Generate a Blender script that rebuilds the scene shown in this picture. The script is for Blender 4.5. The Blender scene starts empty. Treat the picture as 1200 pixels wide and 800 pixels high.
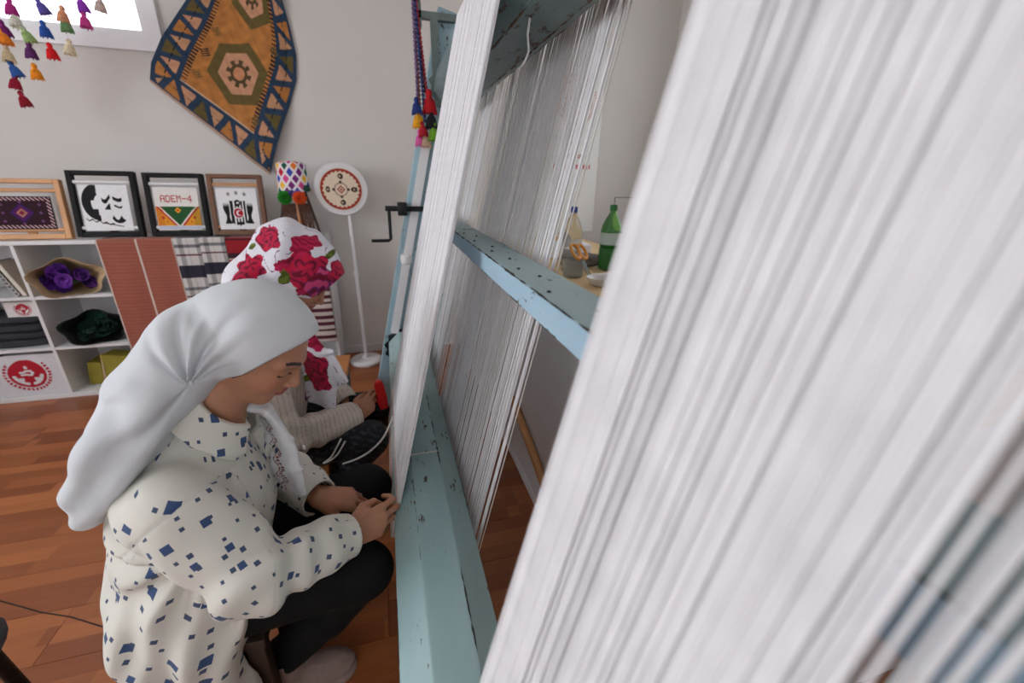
import bpy, bmesh, math, random
import numpy as np
from mathutils import Vector, Matrix

# ------------------------------------------------------------------ camera, world, light, exposure
SC = bpy.context.scene
COL = SC.collection
CAM_H = 1.35
FPX, PITCH, ROLL, YAW = 485.0, math.radians(21.16), math.radians(1.09), math.radians(16.5)
_cp, _sp = math.cos(PITCH), math.sin(PITCH)
_fw = Vector((math.sin(YAW) * _cp, math.cos(YAW) * _cp, -_sp))
_rt = _fw.cross(Vector((0, 0, 1))).normalized()
_up = _rt.cross(_fw)
_r2 = math.cos(ROLL) * _rt + math.sin(ROLL) * _up
_u2 = -math.sin(ROLL) * _rt + math.cos(ROLL) * _up
cam_data = bpy.data.cameras.new('camera')
cam_data.sensor_width = 36.0
cam_data.lens = FPX / 1200.0 * 36.0
cam_data.clip_start = 0.01
cam_data.dof.use_dof = True
cam_data.dof.focus_distance = 1.05
cam_data.dof.aperture_fstop = 2.6
cam = bpy.data.objects.new('camera', cam_data)
COL.objects.link(cam)
cam.matrix_world = Matrix(((_r2.x, _u2.x, -_fw.x, 0.0), (_r2.y, _u2.y, -_fw.y, 0.0), (_r2.z, _u2.z, -_fw.z, CAM_H), (0, 0, 0, 1)))
SC.camera = cam

SC.view_settings.view_transform = 'Standard'
SC.view_settings.look = 'None'
SC.view_settings.gamma = 1.0
SC.view_settings.use_curve_mapping = False
SC.view_settings.exposure = -0.2

world = bpy.data.worlds.new('sky')
SC.world = world
world.use_nodes = True
_bg = world.node_tree.nodes['Background']
_bg.inputs[0].default_value = (0.93, 0.96, 1.0, 1)      # bright overcast sky
_bg.inputs[1].default_value = 4.7


def area_light(name, loc, target, sx, sy, power, color=(1, 1, 1)):
    d = bpy.data.lights.new(name, 'AREA')
    d.shape = 'RECTANGLE'
    d.size, d.size_y, d.energy, d.color = sx, sy, power, color
    o = bpy.data.objects.new(name, d)
    COL.objects.link(o)
    o.location = loc
    o.rotation_euler = (Vector(target) - Vector(loc)).to_track_quat('-Z', 'Y').to_euler()
    return o


# daylight of the window in the left wall, set in its opening (the tassels' shadows on the far wall fall away from it);
# the other windows let the sky itself in
area_light('daylight_left_window_offscreen', (-3.365, 0.6, 1.75), (0, 0.6, 1.75), 2.4, 1.3, 46, (0.89, 0.945, 1.0))

# ------------------------------------------------------------------ helpers
rng = random.Random(7)


def srgb(r, g, b):
    def f(c):
        c = c / 255.0
        return c / 12.92 if c <= 0.04045 else ((c + 0.055) / 1.055) ** 2.4
    return (f(r), f(g), f(b))


def A(*c):
    return np.array(srgb(*c), dtype=np.float32)


def nodes(name):
    m = bpy.data.materials.new(name)
    m.use_nodes = True
    nt = m.node_tree
    return m, nt, nt.nodes['Principled BSDF'], nt.nodes.new, nt.links.new


def mat(name, col, rough=0.6, var=0.08, scale=12.0, bump=0.0, bscale=200.0, metal=0.0, spec=0.5, sheen=0.0):
    m, nt, b, N, L = nodes(name)
    tc = N('ShaderNodeTexCoord')
    nz = N('ShaderNodeTexNoise')
    nz.inputs['Scale'].default_value = scale
    nz.inputs['Detail'].default_value = 4
    L(tc.outputs['Object'], nz.inputs['Vector'])
    rp = N('ShaderNodeValToRGB')
    c = srgb(*col)
    rp.color_ramp.elements[0].position = 0.3
    rp.color_ramp.elements[1].position = 0.7
    rp.color_ramp.elements[0].color = (*[x * (1 - var) for x in c], 1)
    rp.color_ramp.elements[1].color = (*[min(1, x * (1 + var)) for x in c], 1)
    L(nz.outputs['Fac'], rp.inputs['Fac'])
    L(rp.outputs['Color'], b.inputs['Base Color'])
    b.inputs['Roughness'].default_value = rough
    b.inputs['Metallic'].default_value = metal
    b.inputs['Specular IOR Level'].default_value = spec
    if sheen:
        b.inputs['Sheen Weight'].default_value = sheen
    if bump:
        n2 = N('ShaderNodeTexNoise')
        n2.inputs['Scale'].default_value = bscale
        L(tc.outputs['Object'], n2.inputs['Vector'])
        bp = N('ShaderNodeBump')
        bp.inputs['Strength'].default_value = bump
        bp.inputs['Distance'].default_value = 0.002
        L(n2.outputs['Fac'], bp.inputs['Height'])
        L(bp.outputs['Normal'], b.inputs['Normal'])
    return m


def painted(name, rough=0.85, bump=0.25, bscale=500.0, sheen=0.1, spec=0.3, sss=0.0, weave=True):
    """colour comes from the mesh's own dye / print (colour attribute), with a woven relief"""
    m, nt, b, N, L = nodes(name)
    at = N('ShaderNodeAttribute')
    at.attribute_name = 'dye'
    tc = N('ShaderNodeTexCoord')
    nz = N('ShaderNodeTexNoise')
    nz.inputs['Scale'].default_value = 60
    L(tc.outputs['Object'], nz.inputs['Vector'])
    mp = N('ShaderNodeMapRange')
    mp.inputs['To Min'].default_value = 0.9
    mp.inputs['To Max'].default_value = 1.1
    L(nz.outputs['Fac'], mp.inputs['Value'])
    vm = N('ShaderNodeVectorMath')
    vm.operation = 'SCALE'
    L(at.outputs['Color'], vm.inputs[0])
    L(mp.outputs['Result'], vm.inputs['Scale'])
    L(vm.outputs['Vector'], b.inputs['Base Color'])
    b.inputs['Roughness'].default_value = rough
    b.inputs['Specular IOR Level'].default_value = spec
    b.inputs['Sheen Weight'].default_value = sheen
    if sss:
        b.inputs['Subsurface Weight'].default_value = sss
        b.inputs['Subsurface Radius'].default_value = (0.012, 0.005, 0.003)
        b.inputs['Subsurface Scale'].default_value = 0.6
    if bump:
        n2 = N('ShaderNodeTexNoise')
        n2.inputs['Scale'].default_value = bscale
        L(tc.outputs['Object'], n2.inputs['Vector'])
        bp = N('ShaderNodeBump')
        bp.inputs['Strength'].default_value = bump
        bp.inputs['Distance'].default_value = 0.0015
        L(n2.outputs['Fac'], bp.inputs['Height'])
        L(bp.outputs['Normal'], b.inputs['Normal'])
    return m


def tag(o, label=None, cat=None, group=None, kind=None):
    if label:
        o['label'] = label
    if cat:
        o['category'] = cat
    if group:
        o['group'] = group
    if kind:
        o['kind'] = kind
    return o


def empty(name, loc=(0, 0, 0), rz=0.0, label=None, cat=None, group=None):
    o = bpy.data.objects.new(name, None)
    o.empty_display_size = 0.05
    COL.objects.link(o)
    o.location = loc
    o.rotation_euler = (0, 0, rz)
    return tag(o, label, cat, group)


class MB:
    """collects simple shapes into one mesh"""
    def __init__(s):
        s.v, s.f, s.m = [], [], []

    def add(s, v, f, m=0):
        k = len(s.v)
        s.v += [tuple(p) for p in v]
        s.f += [tuple(i + k for i in q) for q in f]
        s.m += [m] * len(f)
        return s

    def box(s, x0, x1, y0, y1, z0, z1, m=0, bev=0.0):
        if bev > 0:
            bm = bmesh.new()
            bmesh.ops.create_cube(bm, size=1.0)
            for vv in bm.verts:
                vv.co = ((x0 + x1) / 2 + vv.co.x * (x1 - x0), (y0 + y1) / 2 + vv.co.y * (y1 - y0), (z0 + z1) / 2 + vv.co.z * (z1 - z0))
            bmesh.ops.bevel(bm, geom=bm.edges[:], offset=bev, segments=2, affect='EDGES', profile=0.5)
            bm.verts.index_update()
            s.add([vv.co[:] for vv in bm.verts], [[q.index for q in ff.verts] for ff in bm.faces], m)
            bm.free()
            return s
        v = [(x, y, z) for x in (x0, x1) for y in (y0, y1) for z in (z0, z1)]
        return s.add(v, [(0, 1, 3, 2), (4, 6, 7, 5), (0, 4, 5, 1), (2, 3, 7, 6), (0, 2, 6, 4), (1, 5, 7, 3)], m)

    def tube(s, pts, r, n=8, m=0, cap=True):
        pts = [Vector(p) for p in pts]
        rs = r if isinstance(r, (list, tuple)) else [r] * len(pts)
        ring = []
        prev = None
        for i, p in enumerate(pts):
            t = (pts[min(i + 1, len(pts) - 1)] - pts[max(i - 1, 0)]).normalized()
            if prev is None:
                a = t.orthogonal().normalized()
            else:
                a = (prev - t * prev.dot(t))
                a = a.normalized() if a.length > 1e-6 else t.orthogonal().normalized()
            prev = a
            b = t.cross(a)
            ring.append([p + rs[i] * (math.cos(2 * math.pi * k / n) * a + math.sin(2 * math.pi * k / n) * b) for k in range(n)])
        v = [q for rr in ring for q in rr]
        f = []
        for i in range(len(pts) - 1):
            for k in range(n):
                f.append((i * n + k, i * n + (k + 1) % n, (i + 1) * n + (k + 1) % n, (i + 1) * n + k))
        if cap:
            f.append(tuple(range(n))[::-1])
            f.append(tuple((len(pts) - 1) * n + k for k in range(n)))
        return s.add(v, f, m)

    def lathe(s, prof, n=20, c=(0, 0, 0), m=0, axis='z'):
        v, f = [], []
        for r, h in prof:
            for k in range(n):
                a = 2 * math.pi * k / n
                q = (r * math.cos(a), r * math.sin(a), h)
                if axis == 'x':
                    q = (h, q[0], q[1])
                elif axis == 'y':
                    q = (q[0], -h, q[1])
                v.append((c[0] + q[0], c[1] + q[1], c[2] + q[2]))
        for i in range(len(prof) - 1):
            for k in range(n):
                f.append((i * n + k, i * n + (k + 1) % n, (i + 1) * n + (k + 1) % n, (i + 1) * n + k))
        f.append(tuple(range(n))[::-1])
        f.append(tuple((len(prof) - 1) * n + k for k in range(n)))
        return s.add(v, f, m)

    def prism(s, poly, axis, a0, a1, m=0):
        """poly: 2-D points; axis 'y' extrudes (x,z) along y, 'z' extrudes (x,y) along z, 'x' extrudes (y,z) along x"""
        n = len(poly)
        def mk(p, a):
            return {'y': (p[0], a, p[1]), 'z': (p[0], p[1], a), 'x': (a, p[0], p[1])}[axis]
        v = [mk(p, a0) for p in poly] + [mk(p, a1) for p in poly]
        f = [tuple(range(n)), tuple(range(2 * n - 1, n - 1, -1))]
        f += [(k, k + n, (k + 1) % n + n, (k + 1) % n) for k in range(n)]
        return s.add(v, f, m)

    def build(s, name, mats, parent=None, smooth=False, loc=None, fix=True):
        me = bpy.data.meshes.new(name)
        me.from_pydata(s.v, [], s.f)
        mats = mats if isinstance(mats, (list, tuple)) else [mats]
        for mm in mats:
            me.materials.append(mm)
        if len(mats) > 1:
            me.polygons.foreach_set('material_index', s.m)
        if fix:
            bm = bmesh.new()
            bm.from_mesh(me)
            bmesh.ops.recalc_face_normals(bm, faces=bm.faces[:])
            bm.to_mesh(me)
            bm.free()
        if smooth:
            me.polygons.foreach_set('use_smooth', [True] * len(me.polygons))
            me.set_sharp_from_angle(angle=math.radians(40))
        me.update()
        o = bpy.data.objects.new(name, me)
        COL.objects.link(o)
        if parent:
            o.parent = parent
        if loc:
            o.location = loc
        return o


def copy_tree(o, parent=None):
    c = o.copy()
    COL.objects.link(c)
    c.parent = parent
    for ch in [q for q in bpy.data.objects if q.parent == o]:
        copy_tree(ch, c)
    return c


def struct(o):
    o['kind'] = 'structure'
    return o


def sheet(name, pos, nu, nv, dye, material, parent=None, thick=0.0):
    """a cloth / printed sheet: pos(U,V)->xyz arrays, dye(U,V)->rgb arrays"""
    u, v = np.meshgrid(np.linspace(0, 1, nu + 1), np.linspace(0, 1, nv + 1), indexing='ij')
    P = np.stack(pos(u, v), -1).reshape(-1, 3).astype(np.float32)
    i = np.arange((nu + 1) * (nv + 1)).reshape(nu + 1, nv + 1)
    F = np.stack([i[:-1, :-1], i[1:, :-1], i[1:, 1:], i[:-1, 1:]], -1).reshape(-1, 4)
    me = np_mesh(name, P, F)
    if dye is not None:
        set_dye(me, dye(u, v).reshape(-1, 3))
    me.materials.append(material)
    o = bpy.data.objects.new(name, me)
    COL.objects.link(o)
    if parent:
        o.parent = parent
    if thick:
        sm = o.modifiers.new('thickness', 'SOLIDIFY')
        sm.thickness = thick
        sm.offset = 0
    return o


def np_mesh(name, P, F, smooth=True):
    me = bpy.data.meshes.new(name)
    n, k = len(F), F.shape[1]
    me.vertices.add(len(P))
    me.vertices.foreach_set('co', np.ascontiguousarray(P, dtype=np.float32).ravel())
    me.loops.add(n * k)
    me.loops.foreach_set('vertex_index', np.ascontiguousarray(F, dtype=np.int32).ravel())
    me.polygons.add(n)
    me.polygons.foreach_set('loop_start', np.arange(0, n * k, k, dtype=np.int32))
    me.polygons.foreach_set('loop_total', np.full(n, k, dtype=np.int32))
    if smooth:
        me.polygons.foreach_set('use_smooth', np.ones(n, dtype=bool))
    me.update(calc_edges=True)
    return me


def set_dye(me, rgb):
    a = me.color_attributes.new('dye', 'FLOAT_COLOR', 'POINT')
    c = np.ones((len(rgb), 4), dtype=np.float32)
    c[:, :3] = rgb
    a.data.foreach_set('color', c.ravel())


def paint(shape, base):
    c = np.empty(shape + (3,), dtype=np.float32)
    c[...] = base
    return c


# ------------------------------------------------------------------ materials
M = {}
M['wall'] = mat('wall_paint', (214, 209, 205), 0.9, 0.02, 3, 0.15, 90)
M['ceiling'] = mat('ceiling_paint', (230, 228, 224), 0.95, 0.02, 3)
M['white_frame'] = mat('white_upvc', (232, 230, 232), 0.4, 0.02)
M['white_board'] = mat('white_melamine', (222, 221, 222), 0.5, 0.03, 5)
M['warp'] = mat('white_cotton_yarn', (238, 237, 240), 0.9, 0.05, 30, sheen=0.2)
M['warp_grey'] = mat('unbleached_cotton_yarn', (226, 224, 220), 0.9, 0.05, 30)
M['black_iron'] = mat('black_iron', (38, 38, 40), 0.45, 0.2, 40, 0.2, metal=0.6)
M['grey_iron'] = mat('grey_green_iron', (112, 126, 124), 0.5, 0.15, 30, 0.2, metal=0.3)
M['wood_light'] = mat('beech_wood', (206, 150, 100), 0.5, 0.12, 9)
M['wood_orange'] = mat('orange_varnished_pine', (190, 124, 68), 0.4, 0.15, 9)
M['wood_brown'] = mat('brown_stained_wood', (112, 72, 46), 0.5, 0.15, 12)
M['wood_dark'] = mat('dark_bench_wood', (62, 46, 36), 0.6, 0.2, 12)
M['black_wood'] = mat('black_painted_wood', (20, 18, 19), 0.6, 0.15, 20, spec=0.2)
M['dye'] = painted('dyed_cloth')
M['print'] = painted('printed_surface', 0.6, 0.0, sheen=0.0)


def peeling_paint(name, col, col2, chips=0.60, rough=0.45):
    """oil paint on an old beam: cloudy tone, brown wood where it has chipped, fine dark cracks"""
    m, nt, b, N, L = nodes(name)
    tc = N('ShaderNodeTexCoord')
    mp = N('ShaderNodeMapping')
    mp.inputs['Scale'].default_value = (1.0, 0.35, 1.0)
    L(tc.outputs['Object'], mp.inputs['Vector'])
    n1 = N('ShaderNodeTexNoise'); n1.inputs['Scale'].default_value = 9; n1.inputs['Detail'].default_value = 6
    n2 = N('ShaderNodeTexNoise'); n2.inputs['Scale'].default_value = 55; n2.inputs['Detail'].default_value = 8; n2.inputs['Roughness'].default_value = 0.65
    n3 = N('ShaderNodeTexNoise'); n3.inputs['Scale'].default_value = 5; n3.inputs['Detail'].default_value = 2
    for n in (n1, n2, n3):
        L(mp.outputs[0], n.inputs['Vector'])
    r1 = N('ShaderNodeValToRGB')
    r1.color_ramp.elements[0].position, r1.color_ramp.elements[1].position = 0.35, 0.68
    r1.color_ramp.elements[0].color = (*srgb(*col), 1)
    r1.color_ramp.elements[1].color = (*srgb(*col2), 1)
    L(n1.outputs['Fac'], r1.inputs['Fac'])
    ad = N('ShaderNodeMath'); ad.operation = 'MULTIPLY_ADD'
    ad.inputs[1].default_value = 0.35
    L(n3.outputs['Fac'], ad.inputs[0]); L(n2.outputs['Fac'], ad.inputs[2])
    r2 = N('ShaderNodeValToRGB')
    r2.color_ramp.elements[0].position, r2.color_ramp.elements[1].position = chips + 0.2, chips + 0.225
    L(ad.outputs[0], r2.inputs['Fac'])
    mx = N('ShaderNodeMix'); mx.data_type = 'RGBA'
    L(r2.outputs['Color'], mx.inputs[0]); L(r1.outputs['Color'], mx.inputs[6])
    mx.inputs[7].default_value = (*srgb(78, 64, 52), 1)
    L(mx.outputs[2], b.inputs['Base Color'])
    b.inputs['Roughness'].default_value = rough
    bp = N('ShaderNodeBump'); bp.inputs['Strength'].default_value = 0.5; bp.inputs['Distance'].default_value = 0.002; bp.invert = True
    L(r2.outputs['Color'], bp.inputs['Height']); L(bp.outputs['Normal'], b.inputs['Normal'])
    return m


M['beam'] = peeling_paint('pale_teal_oil_paint', (152, 184, 188), (168, 196, 198))
M['beam_dark'] = peeling_paint('grey_teal_oil_paint', (100, 122, 126), (118, 140, 143), 0.56)
M['cross'] = peeling_paint('sky_blue_oil_paint', (164, 190, 196), (176, 200, 204), 0.62)
M['cross_sky_tint'] = peeling_paint('oil_paint_sky_reflection', (164, 198, 220), (176, 208, 228), 0.63)  # beam paint made bluer: the sky's reflection is put into the colour
M['post'] = peeling_paint('blue_post_paint', (146, 176, 188), (160, 188, 198), 0.6)
# ------------------------------------------------------------------ room shell
RX0, RX1, RY0, RY1, RZ = -3.4, 2.34, -3.0, 3.42, 2.85
WX0, WX1, WZ0, WZ1 = -2.75, -1.26, 2.10, 2.68        # high window in the far wall


def wall_with_holes(name, axis, at, thick, u0, u1, z0, z1, holes):
    """wall slab built round its openings; u runs along the wall"""
    us = sorted({u0, u1, *[h[0] for h in holes], *[h[1] for h in holes]})
    zs = sorted({z0, z1, *[h[2] for h in holes], *[h[3] for h in holes]})
    mb = MB()
    for i in range(len(us) - 1):
        for k in range(len(zs) - 1):
            cu, cz = (us[i] + us[i + 1]) / 2, (zs[k] + zs[k + 1]) / 2
            if any(h[0] < cu < h[1] and h[2] < cz < h[3] for h in holes):
                continue
            if axis == 'y':
                mb.box(us[i], us[i + 1], at, at + thick, zs[k], zs[k + 1])
            else:
                mb.box(at, at + thick, us[i], us[i + 1], zs[k], zs[k + 1])
    return struct(mb.build(name, M['wall']))


wall_with_holes('wall_far', 'y', RY1, 0.16, RX0 - 0.2, RX1 + 0.2, 0, RZ, [(WX0, WX1, WZ0, WZ1)])
wall_with_holes('wall_left', 'x', RX0 - 0.16, 0.16, RY0, RY1, 0, RZ, [(-0.6, 1.8, 1.1, 2.4)])
wall_with_holes('wall_right', 'x', RX1, 0.16, RY0, RY1, 0, RZ, [(1.7, 2.8, 1.25, 2.45)])
wall_with_holes('wall_rear', 'y', RY0 - 0.16, 0.16, RX0 - 0.2, RX1 + 0.2, 0, RZ, [(-2.5, 0.5, 1.15, 2.45)])
struct(MB().box(RX0 - 0.2, RX1 + 0.2, RY0 - 0.2, RY1 + 0.2, RZ, RZ + 0.1).build('ceiling', M['ceiling']))

# thin clear pane: lets daylight straight through, with a faint reflection
m, nt, b, N, L = nodes('window_glass')
tr = N('ShaderNodeBsdfTransparent')
gs = N('ShaderNodeBsdfGlossy'); gs.inputs['Roughness'].default_value = 0.02
mxs = N('ShaderNodeMixShader'); mxs.inputs[0].default_value = 0.06
L(tr.outputs[0], mxs.inputs[1]); L(gs.outputs[0], mxs.inputs[2])
L(mxs.outputs[0], nt.nodes['Material Output'].inputs['Surface'])
M['glass'] = m


def window(name, axis, at, u0, u1, z0, z1, side, mull):
    """frame and sashes set in the opening; side = +1/-1 where the room lies"""
    e = struct(empty(name, (0, 0, 0)))
    def bar(nm, a, b2, c, d, dep0, dep1, mt):
        mb = MB()
        lo, hi = sorted((at + dep0 * side, at + dep1 * side))
        if axis == 'y':
            mb.box(a, b2, lo, hi, c, d)
        else:
            mb.box(lo, hi, a, b2, c, d)
        return mb.build(nm, mt, e)
    t = 0.07
    bar('window_frame', u0 - t, u0, z0 - t, z1 + t, -0.03, 0.025, M['white_frame'])
    bar('window_frame', u1, u1 + t, z0 - t, z1 + t, -0.03, 0.025, M['white_frame'])
    bar('window_frame', u0, u1, z0 - t, z0, -0.03, 0.025, M['white_frame'])
    bar('window_frame', u0, u1, z1, z1 + t, -0.03, 0.025, M['white_frame'])
    n = mull
    w = (u1 - u0) / n
    for k in range(n):
        a, b2 = u0 + k * w, u0 + (k + 1) * w
        s = 0.04
        bar('sash', a, a + s, z0, z1, -0.07, -0.02, M['white_frame'])
        bar('sash', b2 - s, b2, z0, z1, -0.07, -0.02, M['white_frame'])
        bar('sash', a + s, b2 - s, z0, z0 + s, -0.07, -0.02, M['white_frame'])
        bar('sash', a + s, b2 - s, z1 - s, z1, -0.07, -0.02, M['white_frame'])
        bar('pane', a + s, b2 - s, z0 + s, z1 - s, -0.050, -0.044, M['glass'])
    return e


window('window_1', 'y', RY1, WX0, WX1, WZ0, WZ1, -1, 2)
window('window_2', 'x', RX0, -0.6, 1.8, 1.1, 2.4, 1, 3)
window('window_3', 'x', RX1, 1.7, 2.8, 1.25, 2.45, -1, 2)
window('window_added_rear', 'y', RY0, -2.5, 0.5, 1.15, 2.45, 1, 3)  # added window behind the camera, never seen, lets in more sky light
for nm, a in (('baseboard_far', (RX0, RX1, RY1 - 0.014, RY1, 0, 0.06)), ('baseboard_left', (RX0, RX0 + 0.014, RY0, RY1 - 0.014, 0, 0.06)),
              ('baseboard_right', (RX1 - 0.014, RX1, RY0, RY1 - 0.014, 0, 0.06))):
    struct(MB().box(*a).build(nm, M['white_frame']))

# laminate: boards of 0.19 m, each printed with three strips, running along the far wall
m, nt, b, N, L = nodes('laminate')
tc = N('ShaderNodeTexCoord')
oi = N('ShaderNodeObjectInfo')
sep = N('ShaderNodeSeparateXYZ'); L(tc.outputs['Object'], sep.inputs[0])
row = N('ShaderNodeMath'); row.operation = 'MULTIPLY'; row.inputs[1].default_value = 3 / 0.19; L(sep.outputs['Y'], row.inputs[0])
fl = N('ShaderNodeMath'); fl.operation = 'FLOOR'; L(row.outputs[0], fl.inputs[0])
wn0 = N('ShaderNodeTexWhiteNoise'); wn0.noise_dimensions = '2D'
cb0 = N('ShaderNodeCombineXYZ'); L(fl.outputs[0], cb0.inputs[0]); L(oi.outputs['Random'], cb0.inputs[1]); L(cb0.outputs[0], wn0.inputs['Vector'])
xs = N('ShaderNodeMath'); xs.operation = 'MULTIPLY_ADD'; xs.inputs[1].default_value = 2.4; L(sep.outputs['X'], xs.inputs[0]); L(wn0.outputs['Value'], xs.inputs[2])
fx = N('ShaderNodeMath'); fx.operation = 'FLOOR'; L(xs.outputs[0], fx.inputs[0])
cb = N('ShaderNodeCombineXYZ'); L(fl.outputs[0], cb.inputs[0]); L(fx.outputs[0], cb.inputs[1]); L(oi.outputs['Random'], cb.inputs[2])
wn = N('ShaderNodeTexWhiteNoise'); wn.noise_dimensions = '3D'; L(cb.outputs[0], wn.inputs['Vector'])
gm = N('ShaderNodeMapping'); gm.inputs['Scale'].default_value = (3, 60, 3); L(tc.outputs['Object'], gm.inputs['Vector'])
off = N('ShaderNodeVectorMath'); off.operation = 'ADD'; L(gm.outputs[0], off.inputs[0]); L(wn.outputs['Color'], off.inputs[1])
gr = N('ShaderNodeTexNoise'); gr.inputs['Scale'].default_value = 2.0; gr.inputs['Detail'].default_value = 5; L(off.outputs[0], gr.inputs['Vector'])
rp = N('ShaderNodeValToRGB')
rp.color_ramp.elements[0].color = (*srgb(134, 72, 38), 1)
rp.color_ramp.elements[1].color = (*srgb(174, 104, 58), 1)
L(wn.outputs['Value'], rp.inputs['Fac'])
gmp = N('ShaderNodeMapRange'); gmp.inputs['To Min'].default_value = 0.78; gmp.inputs['To Max'].default_value = 1.18; L(gr.outputs['Fac'], gmp.inputs['Value'])
mul = N('ShaderNodeVectorMath'); mul.operation = 'SCALE'; L(rp.outputs['Color'], mul.inputs[0]); L(gmp.outputs['Result'], mul.inputs['Scale'])
L(mul.outputs['Vector'], b.inputs['Base Color'])
b.inputs['Roughness'].default_value = 0.38
M['laminate'] = m
M['subfloor'] = mat('dark_floor_joint', (52, 32, 20), 0.8)
floor = struct(MB().box(RX0 - 0.2, RX1 + 0.2, RY0 - 0.2, RY1 + 0.2, -0.1, -0.004).build('floor', M['subfloor']))
PL, PW = 1.285, 0.19
pm = MB().box(0, PL - 0.0016, 0, PW - 0.0016, -0.012, 0.0)
plank0 = None
j = 0
y = RY1 - PW
while y > RY0 - PW:
    x = RX0 - (0.37 * (j % 5) * PL / 1.7) % PL
    while x < RX1:
        if plank0 is None:
            plank0 = pm.build('plank', M['laminate'], floor)
            p = plank0
        else:
            p = plank0.copy(); COL.objects.link(p); p.parent = floor
        p.location = (x, y, 0)
        x += PL
    y -= PW
    j += 1
# a dark scuff scratched across the boards behind the bench
MB().tube([(-1.42, 1.45, 0.0005), (-1.2, 1.333, 0.0005), (-1.1, 1.29, 0.0005), (-0.93, 1.195, 0.0005), (-0.72, 1.09, 0.0005)], 0.0022, 5).build('scratch', M['subfloor'], floor)
# ------------------------------------------------------------------ loom
LEAN = math.radians(13.3)
NX, NZ = math.cos(LEAN), -math.sin(LEAN)
SX, SZ = math.sin(LEAN), math.cos(LEAN)


def LP(off, s, y):
    """loom coordinates: off = behind the front warp, s = up along the lean, y = along the loom"""
    return (-0.04 + NX * off + SX * s, y, 0.5 + NZ * off + SZ * s)


def lbox(mb, o0, o1, y0, y1, s0, s1, m=0):
    v = [LP(o, s, y) for o in (o0, o1) for y in (y0, y1) for s in (s0, s1)]
    return mb.add(v, [(0, 1, 3, 2), (4, 6, 7, 5), (0, 4, 5, 1), (2, 3, 7, 6), (0, 2, 6, 4), (1, 5, 7, 3)], m)


LY0, LY1 = -1.45, 2.30
loom = empty('carpet_loom', (0.1, 0.4, 0), 0, 'large leaning carpet loom of chipped pale teal beams strung with white warps', 'loom')
loom_shift = (-0.1, -0.4, 0)


def lpart(mb, name, mt, smooth=False, parent=None):
    o = mb.build(name, mt, parent or loom, smooth=smooth)
    if parent is None:
        o.location = loom_shift
    return o


def octagon(cx, cz, r, rot=0.0):
    k = r / math.cos(math.pi / 8)
    return [(cx + k * math.cos(rot + math.pi / 8 + i * math.pi / 4), cz + k * math.sin(rot + math.pi / 8 + i * math.pi / 4)) for i in range(8)]


def bevel_obj(o, w):
    b = o.modifiers.new('worn edges', 'BEVEL')
    b.width = w; b.segments = 2; b.limit_method = 'ANGLE'; b.angle_limit = math.radians(25)
    return o


bb = lpart(MB().prism(octagon(0.05, 0.45, 0.1), 'y', LY0, LY1), 'bottom_beam', M['beam'])
bevel_obj(bb, 0.004)
tx, ty, tz = LP(0.105, 1.32, 0)
tb = lpart(MB().prism(octagon(tx, tz, 0.1, -LEAN), 'y', LY0, LY1), 'top_beam', M['beam_dark'])
bevel_obj(tb, 0.004)
# narrow batten let into the bottom beam, holding the warp ends (the pale line across it)
lpart(MB().prism([(0.0085, 0.5495), (0.0925, 0.5495), (0.0925, 0.5515), (0.0085, 0.5515)], 'y', 1.112, 1.118), 'seam_strip', M['warp_grey'], parent=bb)
cb_ = MB().box(0.207, 0.29, LY0, LY1, 1.152, 1.195)
cbo = lpart(cb_, 'cross_beam', M['cross'])
bevel_obj(cbo, 0.003)
lpart(MB().box(0.2062, 0.2085, LY0, LY1, 1.153, 1.193), 'front_sky_tint', M['cross_sky_tint'], parent=cbo)  # thin facing added to carry the painted sky reflection


# worn edges: the paint has rubbed off along the arrises in an irregular dark line
def worn(parent, pts_fn, y0, y1, rmin, rmax, seed, name='worn_edge', mt=None, gap=0.35):
    r = np.random.RandomState(seed)
    mb = MB()
    y = y0
    while y < y1:
        L_ = r.uniform(0.05, 0.22)
        if r.uniform() > gap:
            n = max(4, int(L_ / 0.012))
            pts, rad = [], []
            for k in range(n + 1):
                yy = y + L_ * k / n
                p = pts_fn(yy)
                e = max(0.0, math.sin(math.pi * k / n)) ** 0.5
                pts.append((p[0] + r.uniform(-1, 1) * rmin * 0.5, yy, p[1] + r.uniform(-1, 1) * rmin * 0.5))
                rad.append(max(0.0003, e * r.uniform(rmin, rmax)))
            mb.tube(pts, rad, 6)
        y += L_ + r.uniform(0, 0.02)
    o = lpart(mb, name, mt or M['chipped'], parent=parent)
    o['kind'] = 'stuff'
    return o


M['chipped'] = mat('bare_dark_wood', (52, 48, 48), 0.8, 0.3, 60)
M['chipped_brown'] = mat('bare_brown_wood', (92, 74, 56), 0.8, 0.3, 60)
worn(cbo, lambda y: (0.2078, 1.1942), LY0, LY1, 0.0008, 0.0028, 41, gap=0.15)
worn(cbo, lambda y: (0.2075, 1.1528), LY0, LY1, 0.0010, 0.0020, 42, gap=0.05)
worn(cbo, lambda y: (0.2890, 1.1935), LY0, LY1, 0.0006, 0.0022, 43, gap=0.45)
worn(bb, lambda y: (0.0914, 0.5485), LY0, 1.5, 0.0008, 0.0030, 44, gap=0.30)
worn(bb, lambda y: (0.0086, 0.5485), LY0, 1.1, 0.0005, 0.0016, 45, gap=0.45)
worn(bb, lambda y: (0.1490, 0.4912), LY0, 1.2, 0.0006, 0.0022, 46, gap=0.5)
worn(bb, lambda y: (-0.0490, 0.4912), LY0, 0.95, 0.0006, 0.0016, 47, gap=0.6)
_oc = octagon(tx, tz, 0.1, -LEAN)
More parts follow.
